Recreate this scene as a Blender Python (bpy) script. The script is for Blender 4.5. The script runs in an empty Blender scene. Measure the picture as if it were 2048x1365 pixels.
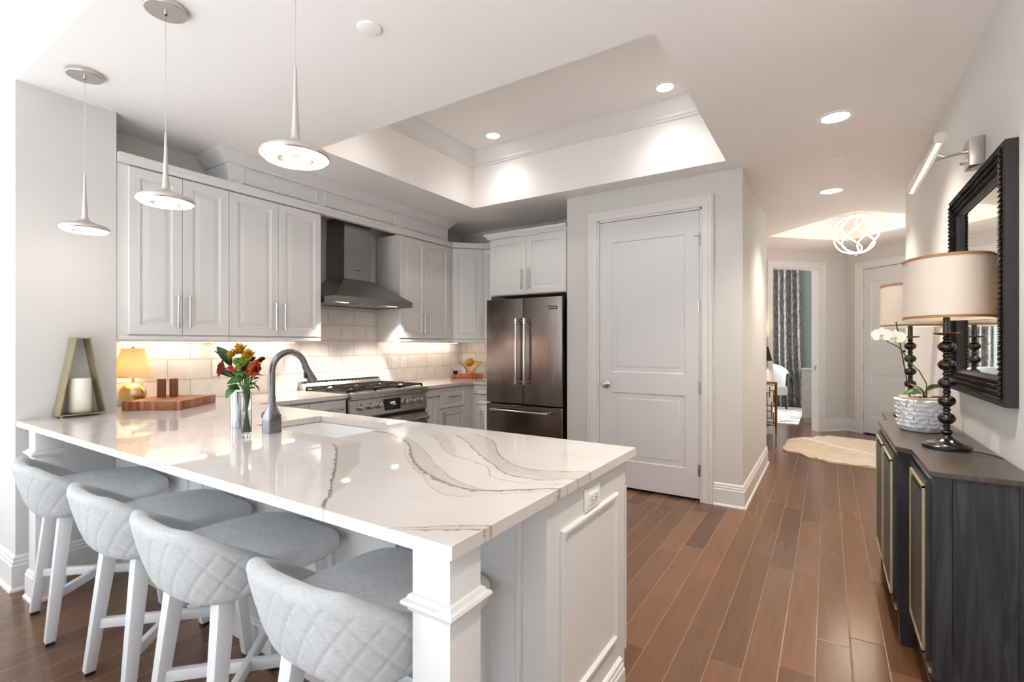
import bpy, bmesh, math, random
from mathutils import Vector, Matrix, noise as mnoise
random.seed(7)
S = bpy.context.scene
COL = S.collection
PI = math.pi
R = math.radians

# ------------------------------------------------------------------ camera, world, exposure
cam = bpy.data.cameras.new('camera')
camo = bpy.data.objects.new('camera', cam)
COL.objects.link(camo)
cam.sensor_width = 36.0
cam.lens = 979.8 / 2048 * 36.0
cam.shift_y = 7.0 / 2048
cam.clip_start = 0.02
CAMH = 1.32
YAW = R(32.785)
camo.location = (0, 0, CAMH)
camo.rotation_euler = (PI / 2, 0, YAW)
S.camera = camo
S.view_settings.view_transform = 'Standard'
S.view_settings.look = 'None'
S.view_settings.gamma = 1
S.view_settings.use_curve_mapping = False
S.view_settings.exposure = 1.6
S.cycles.use_denoising = True
S.cycles.max_bounces = 9
S.cycles.diffuse_bounces = 5
S.cycles.glossy_bounces = 5
S.cycles.transmission_bounces = 8
S.cycles.caustics_reflective = False
S.cycles.caustics_refractive = False
S.cycles.sample_clamp_indirect = 12.0
world = bpy.data.worlds.new('sky')
S.world = world
world.use_nodes = True
_bg = world.node_tree.nodes['Background']
_bg.inputs[0].default_value = (0.86, 0.93, 1.0, 1)
_bg.inputs[1].default_value = 0.6

def area_light(name, loc, rot, sx, sy, power, color=(1, 1, 1), spread=None):
    l = bpy.data.lights.new(name, 'AREA')
    l.shape = 'RECTANGLE'; l.size = sx; l.size_y = sy; l.energy = power; l.color = color
    if spread: l.spread = spread
    o = bpy.data.objects.new(name, l); COL.objects.link(o)
    o.location = loc; o.rotation_euler = rot
    return o
DAY = (0.84, 0.92, 1.0)
WARM = (1.0, 0.80, 0.60)
SOFT = (1.0, 0.90, 0.79)
# daylight entering through the living room windows behind and beside the camera
area_light('daylight_back', (-2.9, -4.85, 1.75), (R(90), 0, 0), 5.6, 2.6, 20, DAY)
area_light('daylight_side', (-6.38, -1.9, 1.75), (R(90), 0, R(-90)), 4.4, 2.6, 24, DAY)
# daylight in the bedroom at the end of the hall
area_light('daylight_bedroom', (-2.7, 10.9, 1.6), (R(90), 0, R(-90)), 1.8, 2.2, 42, DAY)
# sunshine added on the living room floor behind the camera, bouncing up to the ceilings
_s = bpy.data.lights.new('sun', 'SUN'); _s.energy = 10; _s.angle = R(1.5); _s.color = (0.92, 0.96, 1.0)
_so = bpy.data.objects.new('sun', _s); COL.objects.link(_so); _so.rotation_euler = (R(57), 0, R(-5)); _so.location = (-3, -9, 9)

# ------------------------------------------------------------------ projection helper for measured points
_F = Vector((-math.sin(YAW), math.cos(YAW), 0)); _R = Vector((math.cos(YAW), math.sin(YAW), 0))
def at(u, v, D):
    """world point seen at photo pixel (u, v), D metres deep along the view axis"""
    p = _F * D + _R * ((u - 1024) / 979.8 * D)
    return Vector((p.x, p.y, CAMH - (v - 689.5) / 979.8 * D))

# ------------------------------------------------------------------ materials
class NT:
    def __init__(s, name):
        s.m = bpy.data.materials.new(name); s.m.use_nodes = True
        s.t = s.m.node_tree; s.n = s.t.nodes
        s.b = s.n['Principled BSDF']
    def new(s, kind, **kw):
        nd = s.n.new('ShaderNode' + kind)
        for k, v in kw.items(): setattr(nd, k, v)
        return nd
    def put(s, sock, v):
        if v is None: return
        if hasattr(v, 'is_linked') or isinstance(v, bpy.types.NodeSocket): s.t.links.new(v, sock)
        elif isinstance(v, (tuple, list)) and len(v) == 3 and sock.type == 'RGBA': sock.default_value = (*v, 1)
        else: sock.default_value = v
    def math(s, op, a, b=None, c=None, clamp=False):
        nd = s.new('Math', operation=op, use_clamp=clamp)
        s.put(nd.inputs[0], a)
        if b is not None: s.put(nd.inputs[1], b)
        if c is not None: s.put(nd.inputs[2], c)
        return nd.outputs[0]
    def coord(s, which='Object'):
        return s.new('TexCoord').outputs[which]
    def xyz(s, vec):
        nd = s.new('SeparateXYZ'); s.put(nd.inputs[0], vec); return nd.outputs
    def comb(s, x, y, z=0.0):
        nd = s.new('CombineXYZ'); s.put(nd.inputs[0], x); s.put(nd.inputs[1], y); s.put(nd.inputs[2], z); return nd.outputs[0]
    def noise(s, vec, scale, detail=3, rough=0.55, which=0, dist=0.0):
        nd = s.new('TexNoise'); s.put(nd.inputs['Vector'], vec)
        nd.inputs['Scale'].default_value = scale; nd.inputs['Detail'].default_value = detail
        nd.inputs['Roughness'].default_value = rough; nd.inputs['Distortion'].default_value = dist
        return nd.outputs[which]
    def white(s, vec):
        nd = s.new('TexWhiteNoise', noise_dimensions='3D'); s.put(nd.inputs['Vector'], vec); return nd.outputs
    def mix(s, f, a, b, mode='MIX'):
        nd = s.new('MixRGB', blend_type=mode); s.put(nd.inputs[0], f); s.put(nd.inputs[1], a); s.put(nd.inputs[2], b); return nd.outputs[0]
    def ramp(s, f, stops):
        nd = s.new('ValToRGB'); s.put(nd.inputs[0], f)
        e = nd.color_ramp.elements
        while len(e) < len(stops): e.new(0.5)
        for k, (p, c) in enumerate(stops): e[k].position = p; e[k].color = (*c, 1)
        return nd.outputs[0]
    def maprange(s, v, a, b, c=0.0, d=1.0, smooth=False):
        nd = s.new('MapRange', interpolation_type='SMOOTHSTEP' if smooth else 'LINEAR')
        for k, x in enumerate((v, a, b, c, d)): s.put(nd.inputs[k], x)
        return nd.outputs[0]
    def scale(s, vec, sx, sy, sz):
        nd = s.new('Mapping'); s.put(nd.inputs[0], vec); nd.inputs['Scale'].default_value = (sx, sy, sz); return nd.outputs[0]
    def bump(s, h, strength=0.3, dist=0.01):
        nd = s.new('Bump'); nd.inputs['Strength'].default_value = strength; nd.inputs['Distance'].default_value = dist
        s.put(nd.inputs['Height'], h); s.put(s.b.inputs['Normal'], nd.outputs[0])
    def set(s, **kw):
        nm = dict(color='Base Color', rough='Roughness', metal='Metallic', spec='Specular IOR Level', trans='Transmission Weight',
                  ior='IOR', emit='Emission Color', estr='Emission Strength', alpha='Alpha', coat='Coat Weight', coatr='Coat Roughness',
                  aniso='Anisotropic', sheen='Sheen Weight', sss='Subsurface Weight')
        for k, v in kw.items(): s.put(s.b.inputs[nm[k]], v)
        return s

def srgb(r, g, b):
    f = lambda c: (c / 255 / 12.92) if c / 255 <= 0.04045 else ((c / 255 + 0.055) / 1.055) ** 2.4
    return (f(r), f(g), f(b))

MAT = {}
def plain(name, col, rough=0.5, metal=0.0, var=0.03, nscale=30.0, bump=0.0, **kw):
    t = NT(name)
    n = t.noise(t.coord(), nscale, 3)
    c = t.mix(1.0, col, t.ramp(n, [(0.3, (1 - var,) * 3), (0.7, (1, 1, 1))]), 'MULTIPLY')
    t.set(color=c, rough=rough, metal=metal, **kw)
    if bump: t.bump(n, bump, 0.004)
    MAT[name] = t.m
    return t.m
plain('wall_paint', srgb(216, 214, 211), 0.75, var=0.015, nscale=160, bump=0.04)
plain('ceiling_paint', srgb(243, 239, 236), 0.85, var=0.01, nscale=160, bump=0.03)
plain('trim_white', srgb(229, 227, 225), 0.35, var=0.01)
plain('cabinet_white', srgb(224, 223, 222), 0.32, var=0.012, nscale=8)
plain('door_white', srgb(222, 222, 223), 0.38, var=0.01)
plain('bedroom_paint', srgb(176, 182, 178), 0.75, var=0.02)
plain('plate_white', srgb(244, 242, 238), 0.3, var=0.0)
plain('slot_dark', srgb(30, 28, 26), 0.5)
plain('black_gap', srgb(22, 21, 21), 0.7)
plain('nickel', (0.62, 0.58, 0.54), 0.28, 1.0, var=0.05)
plain('chrome', (0.58, 0.59, 0.61), 0.12, 1.0, var=0.02)
plain('pull_metal', (0.60, 0.59, 0.57), 0.22, 1.0, var=0.03)
plain('faucet_steel', (0.26, 0.255, 0.26), 0.2, 1.0, var=0.06)
plain('brass', srgb(226, 204, 156), 0.34, 1.0, var=0.06)
plain('antique_gold', srgb(186, 174, 138), 0.42, 0.55, var=0.2, nscale=24)
plain('gold_wire', srgb(226, 178, 84), 0.3, 1.0)
plain('bronze_gold', srgb(150, 98, 45), 0.35, 1.0, var=0.2)
plain('cast_iron', srgb(42, 39, 38), 0.55, 0.2, bump=0.1, nscale=200)
plain('range_black', srgb(30, 29, 29), 0.3, 0.0)
plain('bead_black', srgb(22, 19, 18), 0.22, 0.0, var=0.2, spec=0.6)
plain('bead_gold', srgb(120, 92, 50), 0.4, 0.8)
plain('frame_black', srgb(36, 31, 30), 0.42, 0.0, var=0.3, nscale=40)
plain('candle_wax', srgb(246, 240, 226), 0.5, var=0.02, sss=0.15)
plain('sink_white', srgb(246, 245, 244), 0.15, var=0.0)
plain('stool_white', srgb(222, 223, 225), 0.4, var=0.01)
plain('cup_black', srgb(34, 34, 36), 0.5)
plain('cord_black', srgb(20, 20, 20), 0.5)
plain('cord_white', srgb(238, 232, 222), 0.5)
plain('spoon_wood', srgb(176, 120, 70), 0.55)
plain('ceramic_white', srgb(240, 240, 243), 0.4, var=0.05, nscale=14)
plain('terracotta_pink', srgb(214, 184, 166), 0.7, var=0.12)
plain('bark', srgb(84, 58, 42), 0.9, var=0.5, nscale=90, bump=0.6)
plain('leaf_green', srgb(48, 104, 38), 0.4, var=0.35, nscale=18)
plain('leaf_dark', srgb(30, 74, 32), 0.45, var=0.35, nscale=22)
plain('leaf_yellowgreen', srgb(140, 150, 70), 0.45, var=0.3, nscale=16)
plain('stem_green', srgb(84, 128, 50), 0.5, var=0.3)
plain('stake_brown', srgb(60, 42, 38), 0.6)
plain('petal_yellow', srgb(206, 160, 30), 0.6, var=0.3, nscale=60)
plain('petal_lime', srgb(140, 168, 40), 0.6, var=0.3, nscale=60)
plain('petal_orange', srgb(206, 88, 28), 0.55, var=0.45, nscale=40)
plain('petal_rust', srgb(176, 84, 44), 0.55, var=0.45, nscale=40)
plain('petal_wine', srgb(112, 26, 34), 0.55, var=0.4, nscale=50)
plain('petal_pink', srgb(224, 62, 98), 0.55, var=0.25, nscale=60)
plain('petal_purple', srgb(62, 36, 116), 0.55, var=0.4, nscale=60)
plain('petal_white', srgb(250, 248, 244), 0.5, var=0.04)
plain('orchid_lip', srgb(226, 206, 90), 0.5)
plain('fruit_gold', srgb(216, 160, 30), 0.45, var=0.2)
plain('dresser_wood', srgb(196, 186, 172), 0.5, var=0.2, nscale=12)
plain('chair_cream', srgb(232, 230, 224), 0.8, var=0.06)
plain('chair_leg', srgb(52, 42, 36), 0.5)
plain('shade_black', srgb(22, 20, 20), 0.7)
plain('shade_trim', srgb(150, 112, 74), 0.6)
plain('gap_shade_dark', srgb(40, 36, 33), 0.8)
plain('stone_grey', srgb(150, 150, 140), 0.8, var=0.4, nscale=6)
plain('blind_white', srgb(236, 238, 242), 0.5)
plain('bounce_rug_white', srgb(232, 234, 236), 0.9, var=0.05)
plain('badge_black', srgb(14, 14, 15), 0.3)
plain('letter_white', srgb(225, 225, 225), 0.3)
plain('vent_dark', srgb(26, 24, 22), 0.6)

def emissive(name, col, s, base=(0.9, 0.9, 0.9)):
    t = NT(name); t.set(color=base, rough=0.4, emit=col, estr=s); MAT[name] = t.m
emissive('pendant_glow', (1.0, 0.88, 0.76), 1.5)
emissive('can_glow', (1.0, 0.93, 0.84), 7.0)
emissive('led_strip', (1.0, 0.86, 0.70), 5.0)
emissive('led_picture', (1.0, 0.82, 0.66), 1.0)
emissive('chandelier_glow', (1.0, 0.95, 0.88), 1.5)
emissive('hood_bulb', (1.0, 0.85, 0.66), 6.0)
emissive('display_glow', (0.55, 0.68, 0.85), 0.9)
emissive('bulb_warm', (1.0, 0.78, 0.5), 8.0)

def steel(name, base, rough, sx, sy, sz, var=0.18, bstr=0.01):
    t = NT(name)
    n = t.noise(t.scale(t.coord(), sx, sy, sz), 8.0, 4, 0.6)
    c = t.mix(1.0, base, t.ramp(n, [(0.25, (1 - var,) * 3), (0.75, (1, 1, 1))]), 'MULTIPLY')
    t.set(color=c, metal=1.0, rough=t.maprange(n, 0.2, 0.8, rough * 0.8, rough * 1.25))
    t.bump(n, bstr, 0.004)
    MAT[name] = t.m
steel('fridge_steel', (0.29, 0.248, 0.222), 0.2, 9, 9, .35, .12, .12)
steel('range_steel', (0.50, 0.475, 0.45), 0.27, 60, 1.2, 60, .05)
steel('hood_steel', (0.30, 0.29, 0.285), 0.33, 30, 1.2, 30)
plain('canopy_nickel', (0.64, 0.61, 0.57), 0.28, 1.0, var=0.04, nscale=120)

def fabric(name, a, b, scale=1.0, rough=0.95):
    t = NT(name)
    c = t.coord()
    n1 = t.noise(t.scale(c, 60 * scale, 60 * scale, 900 * scale), 1.0, 2)
    n2 = t.noise(t.scale(c, 700 * scale, 700 * scale, 60 * scale), 1.0, 2)
    n3 = t.noise(c, 9, 3)
    w = t.math('MULTIPLY', t.math('ADD', n1, n2), 0.5)
    col = t.mix(t.maprange(w, 0.36, 0.64), a, b)
    col = t.mix(0.25, col, t.ramp(n3, [(0.35, a), (0.65, b)]))
    t.set(color=col, rough=rough, spec=0.2, sheen=0.15)
    t.bump(w, 0.25, 0.002)
    MAT[name] = t.m
fabric('stool_fabric', srgb(172, 174, 175), srgb(206, 207, 207))
fabric('seat_fabric', srgb(198, 202, 206), srgb(226, 229, 231))
def shade(name, col, trans_col, tw):
    t = NT(name)
    c = t.coord()
    w = t.noise(t.scale(c, 40, 40, 500), 1.0, 2)
    cc = t.mix(1.0, col, t.ramp(w, [(0.3, (0.93,) * 3), (0.7, (1, 1, 1))]), 'MULTIPLY')
    out = t.n['Material Output']
    d = t.new('BsdfDiffuse'); t.put(d.inputs[0], cc)
    tr = t.new('BsdfTranslucent'); t.put(tr.inputs[0], trans_col)
    mx = t.new('MixShader'); mx.inputs[0].default_value = tw
    t.t.links.new(d.outputs[0], mx.inputs[1]); t.t.links.new(tr.outputs[0], mx.inputs[2]); t.t.links.new(mx.outputs[0], out.inputs[0])
    MAT[name] = t.m
shade('shade_linen', srgb(212, 208, 202), srgb(255, 240, 224), 0.28)
shade('shade_gold', srgb(250, 234, 204), srgb(255, 236, 198), 0.35)

t = NT('clear_glass'); t.set(color=(0.97, 0.985, 0.98), rough=0.0, trans=1.0, ior=1.45); MAT['clear_glass'] = t.m
t = NT('vase_water'); t.set(color=(0.93, 0.97, 0.95), rough=0.0, trans=1.0, ior=1.33); MAT['vase_water'] = t.m
t = NT('mirror_glass'); t.set(color=(0.90, 0.92, 0.91), rough=0.01, metal=1.0); MAT['mirror_glass'] = t.m
t = NT('window_pane')
_tr = t.new('BsdfTransparent'); _gl = t.new('BsdfGlossy'); _gl.inputs['Roughness'].default_value = 0.02; _mx = t.new('MixShader'); _mx.inputs[0].default_value = 0.06
t.t.links.new(_tr.outputs[0], _mx.inputs[1]); t.t.links.new(_gl.outputs[0], _mx.inputs[2]); t.t.links.new(_mx.outputs[0], t.n['Material Output'].inputs[0]); MAT['window_pane'] = t.m
t = NT('display_black'); t.set(color=(0.012, 0.014, 0.018), rough=0.08); MAT['display_black'] = t.m

def wood_floor():
    t = NT('floor_planks')
    W = 0.1255
    x, y, z = t.xyz(t.coord())
    rx = t.math('DIVIDE', t.math('ADD', x, 0.543), W)
    row = t.math('FLOOR', rx); fx = t.math('FRACT', rx)
    r1 = t.white(t.comb(row, 3.3, 1.0))[0]
    ln = t.math('ADD', 0.85, t.math('MULTIPLY', t.white(t.comb(row, 9.1, 4.0))[0], 0.55))
    ry = t.math('DIVIDE', t.math('ADD', y, t.math('MULTIPLY', r1, 7.0)), ln)
    colm = t.math('FLOOR', ry); fy = t.math('FRACT', ry)
    rc = t.white(t.comb(row, colm, 0.5))
    gvec = t.comb(t.math('ADD', t.math('MULTIPLY', x, 26.0), t.math('MULTIPLY', rc[0], 40.0)), t.math('MULTIPLY', y, 2.0), t.math('MULTIPLY', rc[0], 13.0))
    grain = t.noise(gvec, 1.6, 4, 0.55, dist=0.15)
    base = t.ramp(rc[0], [(0.0, srgb(92, 64, 44)), (0.35, srgb(109, 77, 54)), (0.7, srgb(120, 85, 59)), (1.0, srgb(106, 77, 57))])
    c = t.mix(1.0, base, t.ramp(grain, [(0.25, (0.86, 0.85, 0.85)), (0.7, (1.06, 1.05, 1.04))]), 'MULTIPLY')
    ex = t.math('MINIMUM', fx, t.math('SUBTRACT', 1.0, fx))
    ey = t.math('MULTIPLY', t.math('MINIMUM', fy, t.math('SUBTRACT', 1.0, fy)), t.math('DIVIDE', ln, W))
    seamx = t.maprange(ex, 0.006, 0.015, 1.0, 0.0)
    seamy = t.maprange(ey, 0.006, 0.014, 1.0, 0.0)
    c = t.mix(t.math('MULTIPLY', seamy, 0.75), c, srgb(66, 46, 36))
    c = t.mix(t.math('MULTIPLY', seamx, 0.7), c, srgb(176, 138, 106))  # long seams tinted pale: the glint of their bevels put into the colour
    t.set(color=c, rough=0.2, spec=0.5)
    h = t.math('SUBTRACT', 0.0, t.maprange(t.math('MINIMUM', ex, ey), 0.0, 0.03, 1.0, 0.0))
    t.bump(h, 0.25, 0.002)
    MAT['floor_planks'] = t.m
wood_floor()

def quartz():
    t = NT('quartz')
    x, y, z = t.xyz(t.coord())
    vec = t.comb(x, y, t.math('MULTIPLY', z, 0.8))
    n1 = t.noise(vec, 28, 4, 0.6); n2 = t.noise(vec, 90, 4, 0.65)
    jit = t.math('ADD', t.math('MULTIPLY', t.math('SUBTRACT', n1, 0.5), 0.03), t.math('MULTIPLY', t.math('SUBTRACT', n2, 0.5), 0.016))
    yj = t.math('ADD', y, jit)
    X0, X1, Y0, Y1 = -2.1, -0.6, 0.7, 2.0
    xn = t.maprange(x, X0, X1)
    def curve(pts):
        fc = t.new('FloatCurve')
        cv = fc.mapping.curves[0]
        P = sorted(pts)
        q = [((a - X0) / (X1 - X0), (b - Y0) / (Y1 - Y0)) for a, b in P]
        q = [(min(max(a, 0), 1), min(max(b, 0), 1)) for a, b in q]
        while len(cv.points) < len(q): cv.points.new(0.5, 0.5)
        for k, (a, b) in enumerate(q):
            cv.points[k].location = (a, b); cv.points[k].handle_type = 'AUTO_CLAMPED'
        fc.mapping.update()
        t.put(fc.inputs[1], xn)
        return t.math('ADD', t.math('MULTIPLY', fc.outputs[0], Y1 - Y0), Y0), P[0][0], P[-1][0]
    def xr(a, b, soft=0.05):
        return t.math('MULTIPLY', t.maprange(x, a - 0.01, a + soft), t.maprange(x, b - soft * 0.3, b + 0.02, 1.0, 0.0))
    base = t.mix(0.6, srgb(216, 211, 207), t.ramp(t.noise(vec, 5, 4), [(0.35, srgb(211, 204, 200)), (0.65, srgb(220, 216, 213))]))
    col = base
    BAND = srgb(191, 184, 177); LINE = srgb(122, 108, 99); SOFTL = srgb(168, 158, 150)
    def band(lo, hi, strength=0.75):
        nonlocal col
        a, a0, a1 = curve(lo); b, b0, b1 = curve(hi)
        m = t.math('MULTIPLY', t.maprange(t.math('SUBTRACT', yj, a), -0.004, 0.006), t.maprange(t.math('SUBTRACT', b, yj), -0.006, 0.008))
        m = t.math('MULTIPLY', m, xr(max(a0, b0), min(a1, b1), 0.1))
        m = t.math('MULTIPLY', m, t.maprange(n2, 0.3, 0.6, strength * 0.7, strength))
        col = t.mix(m, col, BAND)
    def line(pts, w=0.006, strength=0.9, c=LINE):
        nonlocal col
        a, a0, a1 = curve(pts)
        d = t.math('ABSOLUTE', t.math('SUBTRACT', yj, a))
        wv = t.math('MULTIPLY', t.maprange(n1, 0.3, 0.7, 0.35, 1.2), w)
        m = t.math('SUBTRACT', 1.0, t.math('DIVIDE', d, wv), clamp=True)
        m = t.math('MULTIPLY', t.math('MULTIPLY', m, 1.8, clamp=True), xr(a0, a1))
        col = t.mix(t.math('MULTIPLY', m, t.maprange(n2, 0.35, 0.6, strength * 0.55, strength)), col, c)
    L1 = [(-1.735, 1.308), (-1.617, 1.239), (-1.461, 1.118), (-1.321, 1.005), (-1.213, .91), (-1.149, .863), (-1.097, .806), (-1.058, .773)]
    R1 = [(-1.735, 1.38), (-1.70, 1.38), (-1.492, 1.246), (-1.352, 1.124), (-1.283, 1.029), (-1.187, .939), (-1.141, .868), (-1.10, .82)]
    T1 = [(-2.05, 1.09), (-1.997, 1.14), (-1.888, 1.241), (-1.781, 1.342), (-1.708, 1.382)]
    D2 = [(-1.889, 1.515), (-1.798, 1.596), (-1.731, 1.597), (-1.59, 1.54), (-1.514, 1.507), (-1.221, 1.26), (-1.104, 1.181), (-1.005, 1.133), (-.869, 1.097), (-.787, 1.127), (-.731, 1.174), (-.63, 1.25)]
    U2 = [(-1.73, 1.60), (-1.627, 1.585), (-1.349, 1.434), (-1.077, 1.232), (-.928, 1.145), (-.828, 1.118)]
    L2 = [(-1.42, 1.41), (-1.3, 1.30), (-1.161, 1.198), (-1.06, 1.134), (-.944, 1.048), (-.866, 1.027), (-.789, 1.077), (-.717, 1.151), (-.63, 1.215)]
    V3 = [(-1.593, 1.717), (-1.395, 1.584), (-1.194, 1.418), (-1.047, 1.372), (-.963, 1.334), (-.833, 1.231), (-.769, 1.233), (-.63, 1.30)]
    V3b = [(-1.57, 1.78), (-1.54, 1.762), (-1.322, 1.592), (-1.194, 1.46), (-1.15, 1.41)]
    V4 = [(-1.45, 1.75), (-1.366, 1.699), (-1.125, 1.499), (-.958, 1.37), (-.838, 1.29), (-.763, 1.288), (-.63, 1.37)]
    U4 = [(-1.395, 1.816), (-1.203, 1.708), (-1.037, 1.519), (-.923, 1.421), (-.819, 1.384), (-.737, 1.41), (-.63, 1.465)]
    V5 = [(-1.28, 1.82), (-1.119, 1.858), (-.931, 1.882)]
    U6 = [(-.83, .763), (-.81, .779), (-.716, .853), (-.63, .915)]
    L6 = [(-.80, .763), (-.79, .775), (-.701, .835), (-.63, .885)]
    band(L1, R1); band(D2, U2, 0.7); band(V3, V3b, 0.6); band(V4, U4, 0.55); band(L2, D2, 0.25); band(L6, U6, 0.6)
    line(L1, 0.010); line(T1, 0.005, 0.5, SOFTL); line(R1, 0.004, 0.35, SOFTL)
    line(D2, 0.013, 0.9); line(U2, 0.005, 0.6); line(L2, 0.005, 0.45)
    line(V3, 0.006, 0.5); line(V4, 0.008, 0.7); line(U4, 0.007, 0.7); line(V5, 0.004, 0.35)
    line(U6, 0.006, 0.8); line(L6, 0.007, 0.9)
    # faint wandering veins over the rest of the slab
    wn = t.noise(t.comb(t.math('MULTIPLY', t.math('ADD', x, y), 1.1), t.math('MULTIPLY', t.math('SUBTRACT', x, y), 0.5), z), 1.6, 6, 0.6, dist=1.2)
    vv = t.math('ABSOLUTE', t.math('SUBTRACT', wn, 0.5))
    m = t.math('MULTIPLY', t.maprange(vv, 0.0, 0.007, 1.0, 0.0), t.math('MAXIMUM', t.maprange(x, -2.3, -1.9, 0.5, 0.0), t.maprange(y, 1.8, 1.95, 0.0, 0.4)))
    col = t.mix(m, col, srgb(178, 168, 160))
    t.set(color=col, rough=0.035, spec=0.5)
    MAT['quartz'] = t.m
quartz()

def tiles():
    t = NT('backsplash_tile')
    x, y, z = t.xyz(t.coord())
    hcoord = t.math('ADD', x, y)
    rz = t.math('DIVIDE', t.math('SUBTRACT', z, 0.91), 0.15)
    row = t.math('FLOOR', rz); fz = t.math('FRACT', rz)
    off = t.math('MULTIPLY', t.math('MODULO', row, 2.0), 0.5)
    rh = t.math('ADD', t.math('DIVIDE', t.math('ADD', hcoord, 4.0 - 2.83 + 3.0 - 0.15), 0.30), off)
    colm = t.math('FLOOR', rh); fh = t.math('FRACT', rh)
    rc = t.white(t.comb(row, colm, 2.0))[0]
    ez = t.math('MULTIPLY', t.math('MINIMUM', fz, t.math('SUBTRACT', 1.0, fz)), 0.15)
    eh = t.math('MULTIPLY', t.math('MINIMUM', fh, t.math('SUBTRACT', 1.0, fh)), 0.30)
    e = t.math('MINIMUM', ez, eh)
    cloud = t.noise(t.comb(t.math('ADD', hcoord, t.math('MULTIPLY', rc, 9.0)), z, rc), 7, 4)
    c = t.mix(0.7, srgb(240, 234, 229), t.ramp(cloud, [(0.3, srgb(226, 219, 213)), (0.7, srgb(246, 242, 238))]))
    c = t.mix(t.maprange(e, 0.0, 0.035, 0.16, 0.0), c, srgb(196, 186, 178))
    c = t.mix(t.maprange(e, 0.0012, 0.0024, 1.0, 0.0), c, srgb(178, 168, 160))
    t.set(color=c, rough=0.16)
    t.bump(t.maprange(e, 0.0, 0.006), 0.3, 0.002)
    MAT['backsplash_tile'] = t.m
tiles()

def block_wood(name, dark, light, step, axis=0, rough=0.45):
    t = NT(name)
    x, y, z = t.xyz(t.coord())
    a = (x, y, z)[axis]
    k = t.math('FLOOR', t.math('DIVIDE', a, step))
    k2 = t.math('FLOOR', t.math('DIVIDE', (x, y, z)[1 - axis], step * 2.2))
    r = t.white(t.comb(k, k2, 1.0))[0]
    g = t.noise(t.scale(t.coord(), 60, 60, 60), 1.0, 4, dist=0.5)
    c = t.mix(r, dark, light)
    c = t.mix(0.5, c, t.mix(1.0, c, t.ramp(g, [(0.3, (0.7,) * 3), (0.7, (1.1,) * 3)]), 'MULTIPLY'))
    t.set(color=c, rough=rough); MAT[name] = t.m
block_wood('board_wood', srgb(128, 74, 44), srgb(184, 120, 78), 0.022)
block_wood('board_red', srgb(140, 66, 38), srgb(196, 116, 70), 0.02)
block_wood('mill_wood', srgb(120, 66, 38), srgb(150, 88, 54), 0.2)

def dark_wood():
    t = NT('console_wood')
    x, y, z = t.xyz(t.coord())
    v = t.comb(t.math('MULTIPLY', x, 16.0), t.math('MULTIPLY', y, 16.0), t.math('MULTIPLY', z, 1.5))
    n = t.noise(v, 1.4, 5, 0.6, dist=1.1)
    f = t.noise(t.comb(t.math('MULTIPLY', x, 300.0), t.math('MULTIPLY', y, 300.0), t.math('MULTIPLY', z, 9.0)), 1.0, 2)
    c = t.ramp(n, [(0.3, srgb(18, 19, 25)), (0.5, srgb(34, 36, 44)), (0.72, srgb(62, 62, 66))])
    c = t.mix(0.4, c, t.mix(1.0, c, t.ramp(f, [(0.35, (0.5,) * 3), (0.65, (1.2,) * 3)]), 'MULTIPLY'))
    t.set(color=c, rough=0.38); t.bump(f, 0.1, 0.001)
    MAT['console_wood'] = t.m
    t = NT('console_top_wood')
    x, y, z = t.xyz(t.coord())
    f = t.noise(t.comb(t.math('MULTIPLY', x, 120.0), t.math('MULTIPLY', y, 4.0), z), 1.0, 3)
    c = t.ramp(f, [(0.3, srgb(58, 52, 49)), (0.7, srgb(82, 74, 68))])
    t.set(color=c, rough=0.33); MAT['console_top_wood'] = t.m
dark_wood()

def pattern_mats():
    t = NT('hall_rug_weave')
    c = t.coord()
    n = t.noise(c, 120, 3); n2 = t.noise(c, 7, 3)
    cc = t.mix(t.maprange(n, 0.4, 0.6), srgb(206, 186, 164), srgb(236, 222, 204))
    cc = t.mix(0.3, cc, t.ramp(n2, [(0.35, srgb(206, 180, 158)), (0.65, srgb(238, 226, 210))]))
    t.set(color=cc, rough=0.95, spec=0.1); t.bump(n, 0.5, 0.004); MAT['hall_rug_weave'] = t.m
    t = NT('curtain_print')
    n = t.noise(t.scale(t.coord(), 1, 1, 0.45), 26, 4, 0.7)
    cc = t.ramp(n, [(0.40, srgb(112, 104, 98)), (0.5, srgb(146, 138, 132)), (0.60, srgb(182, 176, 170))])
    t.set(color=cc, rough=0.9); MAT['curtain_print'] = t.m
    t = NT('bedroom_rug_print')
    x, y, z = t.xyz(t.coord())
    rr = t.math('DIVIDE', y, 0.06); k = t.math('FLOOR', rr)
    kk = t.math('FLOOR', t.math('ADD', t.math('DIVIDE', x, 0.2), t.math('MULTIPLY', t.white(t.comb(k, 1.0, 0.0))[0], 5.0)))
    r = t.white(t.comb(k, kk, 0.0))[0]
    cc = t.ramp(r, [(0.0, srgb(120, 108, 98)), (0.25, srgb(206, 198, 188)), (0.5, srgb(238, 234, 228)), (1.0, srgb(246, 243, 238))])
    t.set(color=cc, rough=0.95); MAT['bedroom_rug_print'] = t.m
    t = NT('travertine')
pattern_mats()
bpy.data.materials.remove(bpy.data.materials['travertine'])

# ------------------------------------------------------------------ mesh helpers
I4 = Matrix.Identity(4)
WM = {}
def T(x, y, z): return Matrix.Translation((x, y, z))
def RZ(d): return Matrix.Rotation(R(d), 4, 'Z')
def RX(d): return Matrix.Rotation(R(d), 4, 'X')
def RY(d): return Matrix.Rotation(R(d), 4, 'Y')
def align(a, b):
    """matrix taking +Z at the origin to the direction a->b, based at a"""
    a = Vector(a); b = Vector(b)
    return Matrix.Translation(a) @ (b - a).to_track_quat('Z', 'Y').to_matrix().to_4x4()

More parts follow.
